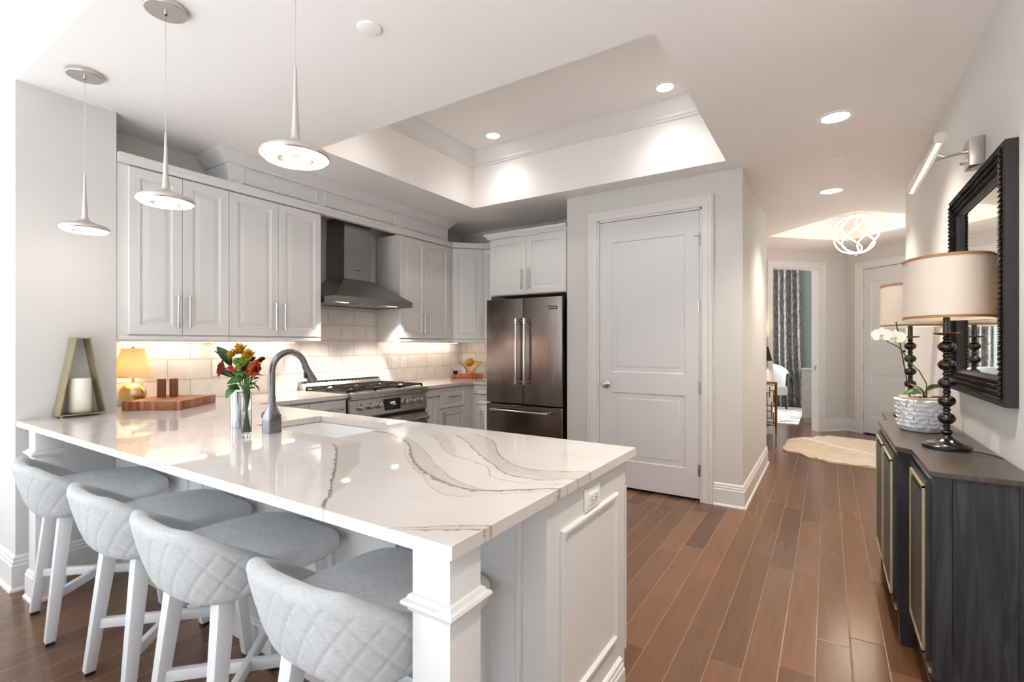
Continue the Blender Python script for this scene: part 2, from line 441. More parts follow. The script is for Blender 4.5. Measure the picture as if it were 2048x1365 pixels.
class MB:
    def __init__(s): s.bm = bmesh.new()
    def verts(s, pts, M=None):
        return [s.bm.verts.new((M @ Vector(p)) if M is not None else p) for p in pts]
    def face(s, vs):
        try: return s.bm.faces.new(vs)
        except ValueError: return None
    def box(s, a, b, bev=0.0, M=None, seg=2):
        x0, y0, z0 = (min(a[k], b[k]) for k in range(3)); x1, y1, z1 = (max(a[k], b[k]) for k in range(3))
        v = s.verts([(x0, y0, z0), (x1, y0, z0), (x1, y1, z0), (x0, y1, z0), (x0, y0, z1), (x1, y0, z1), (x1, y1, z1), (x0, y1, z1)], M)
        fs = [s.face([v[i] for i in q]) for q in ((0, 3, 2, 1), (4, 5, 6, 7), (0, 1, 5, 4), (1, 2, 6, 5), (2, 3, 7, 6), (3, 0, 4, 7))]
        if bev:
            es = list({e for f in fs for e in f.edges})
            bmesh.ops.bevel(s.bm, geom=es, offset=bev, segments=seg, affect='EDGES', profile=0.5)
        return s
    def prism(s, poly, z0, z1, bev=0.0, M=None):
        b = s.verts([(p[0], p[1], z0) for p in poly], M); t = s.verts([(p[0], p[1], z1) for p in poly], M)
        n = len(poly)
        fs = [s.face(list(reversed(b))), s.face(t)] + [s.face([b[i], b[(i + 1) % n], t[(i + 1) % n], t[i]]) for i in range(n)]
        if bev:
            es = list({e for f in fs if f for e in f.edges})
            bmesh.ops.bevel(s.bm, geom=es, offset=bev, segments=2, affect='EDGES', profile=0.5)
        return s
    def tray(s, xs, ys, inside, z0, z1, bev=0.0):
        """slab on a grid of cells; cells where inside() is False are left out"""
        V = {}
        def g(i, j, k):
            if (i, j, k) not in V: V[i, j, k] = s.bm.verts.new((xs[i], ys[j], (z0, z1)[k]))
            return V[i, j, k]
        ok = lambda i, j: 0 <= i < len(xs) - 1 and 0 <= j < len(ys) - 1 and inside((xs[i] + xs[i + 1]) / 2, (ys[j] + ys[j + 1]) / 2)
        for i in range(len(xs) - 1):
            for j in range(len(ys) - 1):
                if not ok(i, j): continue
                s.face([g(i, j, 1), g(i + 1, j, 1), g(i + 1, j + 1, 1), g(i, j + 1, 1)])
                s.face([g(i, j, 0), g(i, j + 1, 0), g(i + 1, j + 1, 0), g(i + 1, j, 0)])
                for (di, dj, a, b) in ((0, -1, (i, j), (i + 1, j)), (1, 0, (i + 1, j), (i + 1, j + 1)), (0, 1, (i + 1, j + 1), (i, j + 1)), (-1, 0, (i, j + 1), (i, j))):
                    if not ok(i + di, j + dj): s.face([g(*a, 0), g(*b, 0), g(*b, 1), g(*a, 1)])
        if bev:
            es = [e for e in s.bm.edges if len(e.link_faces) == 2 and e.calc_face_angle(0) > 0.5]
            bmesh.ops.bevel(s.bm, geom=es, offset=bev, segments=3, affect='EDGES', profile=0.5)
        return s
    def lathe(s, prof, c=(0, 0, 0), n=32, M=None, sx=1.0, sy=1.0):
        M = (M if M is not None else I4) @ Matrix.Translation(c)
        rings = []
        for r, z in prof:
            if r < 1e-6: rings.append(s.verts([(0, 0, z)], M))
            else: rings.append(s.verts([(r * sx * math.cos(2 * PI * k / n), r * sy * math.sin(2 * PI * k / n), z) for k in range(n)], M))
        for a, b in zip(rings, rings[1:]):
            if len(a) == 1 and len(b) == 1: continue
            for k in range(n):
                k2 = (k + 1) % n
                if len(a) == 1: s.face([a[0], b[k2], b[k]])
                elif len(b) == 1: s.face([a[k], a[k2], b[0]])
                else: s.face([a[k], a[k2], b[k2], b[k]])
        return s
    def cyl(s, a, b, r, n=20, r2=None, bev=0.0):
        L = (Vector(b) - Vector(a)).length; r2 = r if r2 is None else r2
        p = [(0, 0), (r, 0), (r2, L), (0, L)]
        if bev: p = [(0, 0), (r - bev, 0), (r, bev), (r2, L - bev), (r2 - bev, L), (0, L)]
        return s.lathe(p, n=n, M=align(a, b))
    def tube(s, pts, r, n=10, closed=False, flat=None):
        pts = [Vector(p) for p in pts]; N = len(pts)
        rr = r if isinstance(r, (list, tuple)) else [r] * N
        rings = []; up = None
        for i, p in enumerate(pts):
            if closed: d = pts[(i + 1) % N] - pts[i - 1]
            else: d = pts[min(i + 1, N - 1)] - pts[max(i - 1, 0)]
            d.normalize()
            if up is None:
                up = Vector((0, 0, 1)) if abs(d.z) < 0.9 else Vector((1, 0, 0))
            up = (up - d * up.dot(d)); up.normalize(); sd = d.cross(up)
            ring = []
            for k in range(n):
                a = 2 * PI * k / n
                fx, fy = (1, 1) if flat is None else flat
                ring.append(s.bm.verts.new(p + (sd * math.cos(a) * fx + up * math.sin(a) * fy) * rr[i]))
            rings.append(ring)
        M = N if closed else N - 1
        for i in range(M):
            a, b = rings[i], rings[(i + 1) % N]
            for k in range(n): s.face([a[k], a[(k + 1) % n], b[(k + 1) % n], b[k]])
        if not closed:
            s.face(list(reversed(rings[0]))); s.face(rings[-1])
        return s
    def grid(s, fn, nu, nv, wrap=False):
        V = [[s.bm.verts.new(fn(i / nu, j / nv)) for j in range(nv + 1)] for i in range(nu + (0 if wrap else 1))]
        for i in range(nu):
            a = V[i]; b = V[(i + 1) % len(V)]
            for j in range(nv): s.face([a[j], b[j], b[j + 1], a[j + 1]])
        return V
    def sweep(s, prof, path, closed=False):
        """profile (out, z) swept along a plan path [(x, y)], mitred; out is to the right of travel"""
        P = [Vector((p[0], p[1])) for p in path]; N = len(P); rows = []
        for i in range(N):
            if closed or 0 < i < N - 1:
                d0 = (P[i] - P[i - 1]).normalized(); d1 = (P[(i + 1) % N] - P[i]).normalized()
            elif i == 0: d0 = d1 = (P[1] - P[0]).normalized()
            else: d0 = d1 = (P[-1] - P[-2]).normalized()
            n0 = Vector((d0.y, -d0.x)); n1 = Vector((d1.y, -d1.x))
            m = (n0 + n1).normalized(); m = m / max(0.3, m.dot(n0))
            rows.append([s.bm.verts.new((P[i].x + m.x * o, P[i].y + m.y * o, z)) for o, z in prof])
        K = len(prof)
        for i in range(N if closed else N - 1):
            a, b = rows[i], rows[(i + 1) % N]
            for k in range(K): s.face([a[k], b[k], b[(k + 1) % K], a[(k + 1) % K]])
        if not closed:
            s.face(rows[0]); s.face(list(reversed(rows[-1])))
        return s
    def panel(s, M, w, h, t, rings):
        """board with nested rectangular rings: local x 0..w, z 0..h, front at y=0 facing -y"""
        prev = None; first = None
        for ins, dep in rings:
            if isinstance(ins, tuple): l, r_, b, tp = ins
            else: l = r_ = b = tp = ins
            cur = s.verts([(l, dep, b), (w - r_, dep, b), (w - r_, dep, h - tp), (l, dep, h - tp)], M)
            if prev:
                for k in range(4): s.face([prev[k], prev[(k + 1) % 4], cur[(k + 1) % 4], cur[k]])
            else: first = cur
            prev = cur
        s.face(prev)
        bk = s.verts([(0, t, 0), (w, t, 0), (w, t, h), (0, t, h)], M)
        for k in range(4): s.face([bk[k], bk[(k + 1) % 4], first[(k + 1) % 4], first[k]])
        s.face(list(reversed(bk)))
        return s
    def build(s, name, mat, parent=None, smooth=30, bevel=None, M=None):
        bm = s.bm
        bmesh.ops.recalc_face_normals(bm, faces=bm.faces)
        if parent is not None:
            bm.transform(WM[parent.name].inverted())
        if smooth:
            for f in bm.faces: f.smooth = True
            for e in bm.edges:
                if len(e.link_faces) != 2 or e.calc_face_angle(0) > R(smooth): e.smooth = False
        me = bpy.data.meshes.new(name); bm.to_mesh(me); bm.free()
        for mm in (mat if isinstance(mat, list) else [mat]): me.materials.append(MAT[mm])
        o = bpy.data.objects.new(name, me); COL.objects.link(o)
        if parent is not None:
            o.parent = parent; WM[o.name] = WM[parent.name].copy()
        else: WM[o.name] = Matrix.Identity(4)
        if bevel:
            b = o.modifiers.new('edge', 'BEVEL'); b.width = bevel; b.segments = 2; b.limit_method = 'ANGLE'; b.angle_limit = R(40)
        return o

def thing(name, label, cat, loc=(0, 0, 0), rz=0.0, group=None):
    o = bpy.data.objects.new(name, None); COL.objects.link(o)
    o.location = loc; o.rotation_euler = (0, 0, R(rz)); o.empty_display_size = 0.05
    o['label'] = label; o['category'] = cat
    if group: o['group'] = group
    WM[o.name] = T(*loc) @ RZ(rz)
    return o
def tag(o, label, cat, group=None):
    o['label'] = label; o['category'] = cat
    if group: o['group'] = group
    return o
def struct(o):
    o['kind'] = 'structure'; return o
def dup(src, loc, rz, label, group=None):
    r = src.copy(); COL.objects.link(r); r.location = loc; r.rotation_euler = (0, 0, R(rz)); r['label'] = label
    if group: r['group'] = group
    for ch in list(src.children):
        c = ch.copy(); COL.objects.link(c); c.parent = r
        for g in ch.children:
            d = g.copy(); COL.objects.link(d); d.parent = c
    for l in [x for x in r.children if x.type == 'LIGHT']: l.data = l.data
    return r
def lamp_child(name, kind, parent, loc, energy, color, size=0.05, rot=(0, 0, 0), spot=None, blend=0.6):
    l = bpy.data.lights.new(name, kind); l.energy = energy; l.color = color
    if kind == 'SPOT': l.spot_size = R(spot); l.spot_blend = blend; l.shadow_soft_size = size
    elif kind == 'POINT': l.shadow_soft_size = size
    o = bpy.data.objects.new(name, l); COL.objects.link(o)
    p = WM[parent.name].inverted() @ Vector(loc)
    o.parent = parent; o.location = p; o.rotation_euler = rot
    return o

# ------------------------------------------------------------------ the setting
CEIL = 2.742
XW = 0.595          # right wall face
XH = -4.0           # kitchen wall face (hood wall)
YB = 5.01           # kitchen far wall face (fridge wall)
XS, YS0, YS1 = -3.66, 0.766, 1.21     # stub wall
YP, XP0, XP1 = 4.307, -2.136, -0.573  # closet wall face and ends

m = MB(); m.box((-6.7, -5.2, -0.12), (3.2, 14.0, 0.0)); struct(m.build('floor', 'floor_planks', smooth=None))

# lower ceiling with the tray opening; header face towards the living room
TX0, TX1, TY0, TY1 = -3.105, -0.662, 2.232, 4.082
m = MB()
m.tray([-4.2, TX0, TX1, 0.8], [YS0, TY0, TY1, 5.9], lambda x, y: not (TX0 < x < TX1 and TY0 < y < TY1), CEIL, CEIL + 0.64)
TZ = 3.30
m.box((TX0 - 0.01, TY0 - 0.01, TZ), (TX1 + 0.01, TY1 + 0.01, TZ + 0.05))
# hall ceiling with a square coffer turned 45 degrees
L_, N_, F_, R_ = (-.66, 7.25), (.25, 6.34), (.215, 8.12), (1.125, 7.21)
hb = MB()
outer = [(-2.6, 5.9), (2.8, 5.9), (2.8, 9.8), (-2.6, 9.8)]; inner = [L_, N_, R_, F_]
ov = hb.verts([(*p, CEIL) for p in outer]); iv = hb.verts([(*p, CEIL) for p in inner]); tv = hb.verts([(*p, 3.06) for p in inner])
es = [hb.bm.edges.new((a[i], a[(i + 1) % 4])) for a in (ov, iv) for i in range(4)]
bmesh.ops.triangle_fill(hb.bm, use_beauty=True, use_dissolve=False, edges=es)
for i in range(4): hb.face([iv[i], iv[(i + 1) % 4], tv[(i + 1) % 4], tv[i]])
hb.face(tv)
ceil = struct(m.build('ceiling', 'ceiling_paint', smooth=None))
struct(hb.build('ceiling_hall', 'ceiling_paint', smooth=None))
m = MB(); m.box((-6.7, -5.2, 3.35), (0.8, YS0, 3.45)); struct(m.build('ceiling_living', 'ceiling_paint', smooth=None))
m = MB(); m.box((-6.7, YS0, CEIL), (-4.2, YS1, 3.35)); m.box((-6.7, YS0, 0), (XS, YS1, CEIL)); struct(m.build('wall_stub', 'wall_paint', smooth=None))
# crown moulding inside the tray
cp = [(0, TZ - .145), (.012, TZ - .145), (.014, TZ - .128), (.024, TZ - .122), (.026, TZ - .10), (.038, TZ - .085), (.07, TZ - .04), (.088, TZ - .018), (.10, TZ - .012), (.10, TZ), (0, TZ)]
m = MB(); m.sweep(cp, [(TX0, TY0), (TX0, TY1), (TX1, TY1), (TX1, TY0)], closed=True)
struct(m.build('trim_1', 'trim_white'))
# living room crown at the header
m = MB(); m.sweep([(0, 3.24), (.015, 3.24), (.09, 3.33), (.09, 3.35), (0, 3.35)], [(-6.4, YS0), (XW, YS0)])
struct(m.build('trim_2', 'trim_white'))

m = MB(); m.box((-4.15, YS1, 0), (XH, 5.2, CEIL)); struct(m.build('wall_kitchen', 'wall_paint', smooth=None))
m = MB(); m.box((XH, YB, 0), (-2.0, 5.2, CEIL)); struct(m.build('wall_back', 'wall_paint', smooth=None))
m = MB(); m.box((XH, YS1, 0.9), (XH + 0.012, YB, 1.75)); m.box((XH + .012, YB - .012, .9), (-3.05, YB, 1.45)); struct(m.build('wall_backsplash', 'backsplash_tile', smooth=None))
# closet block: front wall with a door opening, side wall along the hall
DX0, DX1, DZ = -1.813, -0.885, 2.47
m = MB()
m.box((XP0, YP, 0), (DX0, YP + .12, CEIL)); m.box((DX1, YP, 0), (XP1, YP + .12, CEIL)); m.box((DX0, YP, DZ), (DX1, YP + .12, CEIL))
m.box((XP0, YP + .12, 0), (XP0 + .1, 5.0, CEIL))
struct(m.build('wall_closet', 'wall_paint', smooth=None))
m = MB(); m.box((XP1 - .12, YP + .12, 0), (XP1, 6.13, CEIL)); m.prism([(XP1, 6.13), (XP1 - .12, 6.13), (-1.7, 7.13), (-1.6, 7.23)], 0, CEIL); struct(m.build('wall_hall', 'wall_paint', smooth=None))
m = MB(); m.box((XW, -5.2, 0), (XW + .12, 5.67, 3.4)); m.box((XW + .12, 5.55, 0), (3.0, 5.67, CEIL)); struct(m.build('wall_right', 'wall_paint', smooth=None))

# foyer walls at 45 degrees
rt = math.sqrt(.5)
WA = T(.26, 9.13, 0) @ RZ(45)     # local x runs along the wall, towards the corner is -x .. 0
WB = T(.26, 9.13, 0) @ RZ(-45)
sA = lambda x, y: ((x - .26) + (y - 9.13)) * rt
d0, d1 = sA(-.69, 8.18), sA(-.105, 8.765)
m = MB()
m.box((-3.2, 0, 0), (d0, .13, CEIL), M=WA); m.box((d1, 0, 0), (0.1, .13, CEIL), M=WA); m.box((d0, 0, 2.47), (d1, .13, CEIL), M=WA)
struct(m.build('wall_foyer', 'wall_paint', smooth=None))
e0, e1 = 0.243, 1.16
m = MB()
m.box((0, 0, 0), (e0, .13, CEIL), M=WB); m.box((e1, 0, 0), (3.2, .13, CEIL), M=WB); m.box((e0, 0, 2.45), (e1, .13, CEIL), M=WB)
struct(m.build('wall_entry', 'wall_paint', smooth=None))
# bedroom behind the doorway
m = MB(); m.box((-3.2, 12.0, 0), (1.4, 12.1, 3.2)); m.box((.75, 9.2, 0), (.85, 12.0, 3.2)); m.box((-3.3, 8.2, 0), (-3.2, 12.0, 3.2)); m.box((-3.3, 9.72, CEIL), (1.4, 9.8, 3.2)); struct(m.build('wall_bedroom', 'bedroom_paint', smooth=None))
m = MB(); m.box((-3.3, 9.8, 3.1), (1.4, 12.1, 3.2)); struct(m.build('ceiling_bedroom', 'ceiling_paint', smooth=None))

# living room shell behind the camera, with window openings
m = MB()
for a, b in (((-6.7, -5.1, 0), (-5.9, -5.0, 3.4)), ((.1, -5.1, 0), (.6, -5.0, 3.4)), ((-5.9, -5.1, 0), (.1, -5.0, .35)), ((-5.9, -5.1, 3.05), (.1, -5.0, 3.4))): m.box(a, b)
struct(m.build('wall_rear', 'wall_paint', smooth=None))
m = MB()
for a, b in (((-6.6, -5.0, 0), (-6.5, -4.3, 3.4)), ((-6.6, .3, 0), (-6.5, .8, 3.4)), ((-6.6, -4.3, 0), (-6.5, .3, .35)), ((-6.6, -4.3, 3.05), (-6.5, .3, 3.4))): m.box(a, b)
struct(m.build('wall_left', 'wall_paint', smooth=None))
def window(nm, M, w, h, n):
    f = MB()
    f.box((0, 0, 0), (w, .06, .06), M=M); f.box((0, 0, h - .06), (w, .06, h), M=M)
    for k in range(n + 1):
        x = (w - .06) * k / n; f.box((x, 0, 0), (x + .06, .06, h), M=M)
    o = struct(f.build(nm, 'trim_white', smooth=None))
    g = MB(); g.box((.03, .025, .03), (w - .03, .031, h - .03), M=M)
    g.build('window_pane', 'window_pane', o, smooth=None)
    return o
window('window_1', T(-5.9, -5.08, .35), 6.0, 2.7, 5)
wl = window('window_2', T(-6.58, .3, .35) @ RZ(-90), 4.6, 2.7, 4)
bl = MB()
for k in range(24): bl.box((-6.47, -.95, .5 + k * .1), (-6.43, .25, .53 + k * .1), M=None)
tag(bl.build('window_blind', 'blind_white', smooth=None), 'white horizontal blind reflected in the dark framed mirror', 'blind')

# ------------------------------------------------------------------ trim: casings and baseboards
def casing(nm, M, w, h, cw=.095, th=.022, jamb=.13):
    """frame round an opening 0..w by 0..h on a wall whose face is local y=0 (front -y)"""
    m = MB()
    prof = [(0, -.004), (.008, -th * .75), (.05, -th * .75), (.058, -th), (.075, -th), (.082, -th * .72), (cw, -th * 1.15), (cw, 0)]
    def vert(x0, sgn):
        pts = []
        for o, d in prof: pts.append((x0 + sgn * o, d))
        a = m.verts([(p[0], p[1], 0) for p in pts], M)
        b = m.verts([(p[0], p[1], h + (p[0] - x0) * sgn) for p in pts], M)
        return a, b
    la, lb = vert(0, -1); ra, rb = vert(w, 1)
    K = len(prof)
    for a, b in ((la, lb), (lb, rb), (rb, ra)):
        for k in range(K - 1): m.face([a[k], a[k + 1], b[k + 1], b[k]])
    if jamb:
        m.box((-.0, -.004, 0), (.014, jamb, h), M=M); m.box((w - .014, -.004, 0), (w, jamb, h), M=M); m.box((.0, -.004, h - .014), (w, jamb, h), M=M)
    return struct(m.build(nm, 'trim_white', smooth=25))
BB = [(0, 0), (.030, 0), (.030, .008), (.026, .016), (.018, .021), (.018, .135), (.014, .142), (.014, .156), (.010, .162), (.010, .176), (.005, .183), (0, .186)]
def baseboard(nm, path):
    m = MB(); m.sweep(BB, path); return struct(m.build(nm, 'trim_white', smooth=25))
casing('trim_3', T(DX0, YP, 0), DX1 - DX0, DZ)
casing('trim_4', WA @ T(d0, 0, 0), d1 - d0, 2.47)
casing('trim_5', WB @ T(e0, 0, 0), e1 - e0, 2.45)
baseboard('baseboard_closet', [(DX1 + .095, YP), (XP1, YP), (XP1, 6.13), (-1.6, 7.2)])
baseboard('baseboard_closet_left', [(XP0, YP), (DX0 - .095, YP)])
def wp(M, x, y=0): p = M @ Vector((x, y, 0)); return (p.x, p.y)
baseboard('baseboard_foyer', [wp(WA, d1 + .095), wp(WA, 0), wp(WB, e0 - .095)])
baseboard('baseboard_foyer_left', [wp(WA, -2.4), wp(WA, d0 - .095)])
baseboard('baseboard_entry', [wp(WB, e1 + .095), wp(WB, 3.0)])
baseboard('baseboard_right', [(XW + .12, 5.67), (XW, 5.67), (XW, -4.9)])
baseboard('baseboard_stub', [(-6.4, YS0), (XS, YS0), (XS, YS1)])

# ------------------------------------------------------------------ doors
def hall_door(nm, M, w, h, hinge_right, knob=True, pin=False):
    m = MB()
    top = [(0, 0)]
    # two stacked moulded panels
    st = .12
    zsplit0, zsplit1 = .86, 1.045
    m.box((0, .006, 0), (w, .042, h), M=M)
    def moulded(x0, x1, z0, z1):
        m.panel(M @ T(x0, 0.0, z0), x1 - x0, z1 - z0, .01, [(0, .0), (.012, .010), (.03, .012), (.055, .003), (.06, .003)])
    for a, b in (((0, 0, 0), (st, .008, h)), ((w - st, 0, 0), (w, .008, h)), ((st, 0, 0), (w - st, .008, .24)), ((st, 0, zsplit0), (w - st, .008, zsplit1)), ((st, 0, h - .19), (w - st, .008, h))):
        m.box(a, b, M=M)
    moulded(st, w - st, .24, zsplit0); moulded(st, w - st, zsplit1, h - .19)
    d = struct(m.build(nm, 'door_white', smooth=25))
    if knob:
        kx = .065 if hinge_right else w - .065
        k = MB()
        k.lathe([(0, 0), (.033, 0), (.033, .006), (.014, .012), (.011, .03), (.02, .038), (.028, .05), (.028, .058), (.018, .068), (0, .07)], n=24, M=M @ T(kx, 0, .93) @ RX(90))
        k.build('door_knob', 'nickel', d)
        l = MB(); l.box((-.004 if hinge_right else w - .004, .004, .90), (.004 if hinge_right else w + .004, .03, .96), M=M); l.build('strike_plate', 'nickel', d)
    hx = w + .002 if hinge_right else -.002
    for z in (.24, .93, 1.62, 2.18):
        q = MB(); q.cyl(M @ Vector((hx, -.006, z - .05)), M @ Vector((hx, -.006, z + .05)), .008, 12)
        q.box((hx - .016, -.002, z - .048), (hx + .004, .004, z + .048), M=M)
        if pin and z > 2:
            q.cyl(M @ Vector((hx, -.012, z + .03)), M @ Vector((hx - .03, -.05, z + .028)), .004, 8)
            q.cyl(M @ Vector((hx - .03, -.05, z + .028)), M @ Vector((hx - .045, -.052, z + .028)), .007, 8)
            q.cyl(M @ Vector((hx, -.006, z - .05)), M @ Vector((hx, -.006, z + .06)), .006, 10)
        q.build('hinge', 'nickel', d)
    return d
hall_door('door_1', T(DX0 + .0175, YP + .004, .022), DX1 - DX0 - .035, DZ - .022 - .0185, True, pin=True)
hall_door('door_2', WB @ T(e0 + .016, .01, .02), e1 - e0 - .03, 2.41, False)
m = MB(); m.box((DX0, YP + .05, 0), (DX1, YP + .1, DZ)); m.box((e0, .06, 0), (e1, .11, 2.45), M=WB); struct(m.build('door_shade_sheet', 'gap_shade_dark', smooth=None))  # dark sheets behind both doors, colouring the door gaps as shade
sp = MB(); sp.box((d1 - .017, .05, .93), (d1 - .012, .08, 1.0), M=WA); struct(sp.build('trim_6', 'nickel', smooth=None))

# ------------------------------------------------------------------ kitchen cabinets
DOOR = [(0, .003), (.003, 0), (.060, 0), (.064, .009), (.075, .011), (.106, .002), (.109, .002)]
FLAT = [(0, .003), (.003, 0), (.03, 0), (.033, .006), (.04, .007), (.058, .001), (.06, .001)]
def pull(parent, M, a, b, name='handle', r=.0065, off=.034):
    """bar pull between local points a and b on a front at local y=0"""
    a = Vector(a); b = Vector(b); d = (b - a).normalized(); o = Vector((0, -off, 0))
    m = MB()
    m.cyl(M @ (a + o - d * .012), M @ (b + o + d * .012), r, 10, bev=.002)
    for p in (a + d * .004, b - d * .004):
        m.cyl(M @ (p + Vector((0, -.0015, 0))), M @ (p + o), r * .75, 8)
        m.cyl(M @ (p + o - d * .010), M @ (p + o + d * .010), r * 1.35, 10)
    return m.build(name, 'pull_metal', parent)
def front(parent, M, x0, x1, z0, z1, name='door', rings=DOOR):
    m = MB(); m.panel(M @ T(x0 + .0015, -.02, z0), x1 - x0 - .003, z1 - z0, .019, rings)
    return m.build(name, 'cabinet_white', parent, smooth=20)

HW = lambda y, x=-3.665, z=0: T(x, y, z) @ RZ(90)      # fronts on the kitchen wall: local x runs along +Y
def upper(label, y0, y1, splits, x0=None, pulls=(), rail=True, side=None):
    t = thing('wall_cabinet', label, 'cabinet', (-3.83, (y0 + y1) / 2, 1.36), group='white raised panel wall cabinets')
    m = MB(); m.box((XH + .014, y0 + .001, 1.372), (-3.665, y1 - .001, 2.44)); m.build('body', 'cabinet_white', t, smooth=None)
    M = HW(y0)
    for k, (a, b) in enumerate(splits):
        d = front(t, M, a - y0, b - y0, 1.385, 2.432)
        px = pulls[k]
        if px is not None: pull(d, M @ T(0, -.02, 0), (px - y0, 0, 1.442), (px - y0, 0, 1.635))
    r = MB(); r.sweep([(0, 1.345), (.012, 1.345), (.018, 1.352), (.018, 1.366), (.012, 1.374), (0, 1.374), (-.02, 1.374), (-.02, 1.345)], [(-3.665, y0 + .002), (-3.665, y1 - .002)])
    if side is not None:
        r.box((XH + .014, side - .01, 1.345), (-3.67, side + .01, 1.3735))
    r.build('light_rail', 'cabinet_white', t)
    return t
cA = upper('white double door wall cabinet nearest the stub wall, behind the brass lantern corner', 1.212, 1.877, [(1.267, 1.572), (1.572, 1.877)], pulls=(1.532, 1.603))
cB = upper('white double door wall cabinet directly against the left flank of the range hood', 1.877, 2.642, [(1.877, 2.257), (2.257, 2.642)], pulls=(2.218, 2.293), side=2.63)
cC = upper('white double door wall cabinet between the range hood and the angled corner cabinet', 3.563, 4.40, [(3.563, 3.944), (3.944, 4.33)], pulls=(3.895, 3.975), side=3.576)

def corner_upper():
    t = thing('corner_cabinet', 'white single door wall cabinet set at an angle across the kitchen corner', 'cabinet', (-3.75, 4.75, 1.36))
    a, b = Vector((-3.665, 4.405)), Vector((-3.40, 4.672))
    m = MB(); m.prism([(XH + .014, 4.405), (a.x, a.y), (b.x, b.y), (b.x, YB - .014), (XH + .014, YB - .014)], 1.372, 2.44); m.build('body', 'cabinet_white', t, smooth=None)
    M = T(a.x, a.y, 0) @ RZ(45); w = (b - a).length
    d = front(t, M, .012, w - .006, 1.385, 2.432)
    pull(d, M @ T(0, -.02, 0), (w - .045, 0, 1.442), (w - .045, 0, 1.635))
    r = MB(); r.sweep([(-.02, 1.345), (.018, 1.345), (.018, 1.366), (.012, 1.373), (-.02, 1.373)], [tuple(a), tuple(b)]); r.build('light_rail', 'cabinet_white', t)
    t2 = thing('wall_cabinet', 'narrow white wall cabinet mostly hidden between corner cabinet and refrigerator', 'cabinet', (-3.25, 4.85, 1.36), group='white raised panel wall cabinets')
    m = MB(); m.box((-3.398, 4.672, 1.372), (-3.085, YB - .014, 2.44)); m.build('body', 'cabinet_white', t2, smooth=None)
    front(t2, T(-3.398, 4.672, 0), .004, .31, 1.385, 2.432)
    r = MB(); r.box((-3.396, 4.654, 1.345), (-3.087, 4.69, 1.3735)); r.build('light_rail', 'cabinet_white', t2)
corner_upper()

def fridge_cabinet():
    t = thing('wall_cabinet', 'short white double door cabinet above the steel refrigerator', 'cabinet', (-2.6, 4.6, 1.84), group='white raised panel wall cabinets')
    y = 4.335
    m = MB(); m.box((-3.075, y, 1.838), (-2.142, YB - .002, 2.45)); m.build('body', 'cabinet_white', t, smooth=None)
    M = T(-3.06, y, 0); c = .451
    d1_ = front(t, M, 0, c, 1.845, 2.435); d2_ = front(t, M, c, .912, 1.845, 2.435)
    pull(d1_, M @ T(0, -.02, 0), (c - .042, 0, 1.90), (c - .042, 0, 2.085)); pull(d2_, M @ T(0, -.02, 0), (c + .042, 0, 1.90), (c + .042, 0, 2.085))
    k = MB(); k.sweep([(0, 2.45), (.02, 2.45), (.022, 2.462), (.05, 2.488), (.055, 2.505), (0, 2.505)], [(-3.077, 4.66), (-3.077, y - .0), (-2.142, y)]); k.build('crown', 'cabinet_white', t)
    m = MB(); m.box((-3.093, 4.36, 0.0), (-3.078, YB - .002, 1.836)); m.build('side_panel', 'cabinet_white', t, smooth=None)
fridge_cabinet()

# moulded rail running along the tops of the wall cabinets and across the hood recess
m = MB(); m.sweep([(-.03, 2.442), (.022, 2.442), (.024, 2.452), (.030, 2.470), (.038, 2.478), (.038, 2.50), (-.03, 2.50)], [(-3.665, 1.214), (-3.665, 4.40), (-3.40, 4.668), (-3.082, 4.668)])
m.box((-3.69, 2.65, 2.44), (-3.66, 3.555, 2.50))
tag(m.build('cornice_rail', 'cabinet_white'), 'white moulded rail running along the tops of the wall cabinets', 'moulding')
def frieze():
    t = thing('frieze_box', 'white panelled box with crown moulding above the cabinets and hood', 'cabinet', (-3.83, 3.1, 2.502))
    y0, y1 = 1.882, 4.342
    m = MB(); m.box((XH + .001, y0, 2.502), (-3.672, y1, CEIL - .001)); m.build('body', 'cabinet_white', t, smooth=None)
    M = HW(y0, -3.672)
    for a, b in ((1.979, 2.621), (2.691, 3.528), (3.618, 4.274)):
        p = MB(); p.panel(M @ T(a - y0, -.012, 2.522), b - a, .116, .0115, [(0, .004), (.002, 0), (.012, 0), (.016, .006), (.02, .009)]); p.build('panel', 'cabinet_white', t, smooth=20)
    k = MB(); k.sweep([(0, 2.652), (.014, 2.652), (.016, 2.668), (.026, 2.674), (.05, 2.705), (.068, 2.722), (.075, 2.726), (.075, CEIL - .001), (0, CEIL - .001)], [(-3.99, y0), (-3.672, y0), (-3.672, y1), (-3.99, y1)][::1])
    k.build('crown', 'cabinet_white', t)
frieze()

# under-cabinet lights
def led(label, a, b, n, p):
    t = thing('led_bar', label, 'light', ((a[0] + b[0]) / 2, (a[1] + b[1]) / 2, 1.36), group='warm light bars under the wall cabinets')
    m = MB(); m.box((a[0], a[1], 1.338), (b[0], b[1], 1.3715)); m.build('housing', 'plate_white', t, smooth=None)
    e = MB(); e.box((a[0] + .004, a[1] + .02, 1.333), (b[0] - .004, b[1] - .02, 1.3385)); e.build('diffuser', 'led_strip', t, smooth=None)
    l = bpy.data.lights.new('led_glow', 'AREA'); l.shape = 'RECTANGLE'; l.size = b[0] - a[0]; l.size_y = max(.03, b[1] - a[1] - .04); l.energy = p; l.color = (1.0, .83, .64)
    o = bpy.data.objects.new('led_glow', l); COL.objects.link(o); o.parent = t; o.location = (0, 0, -.03)
led('under cabinet light bar over the butcher block and brass lamp', (-3.925, 1.30, 0), (-3.895, 1.86, 0), 1, .13)
led('under cabinet light bar over the flowers and faucet stretch', (-3.925, 1.90, 0), (-3.895, 2.58, 0), 1, .15)
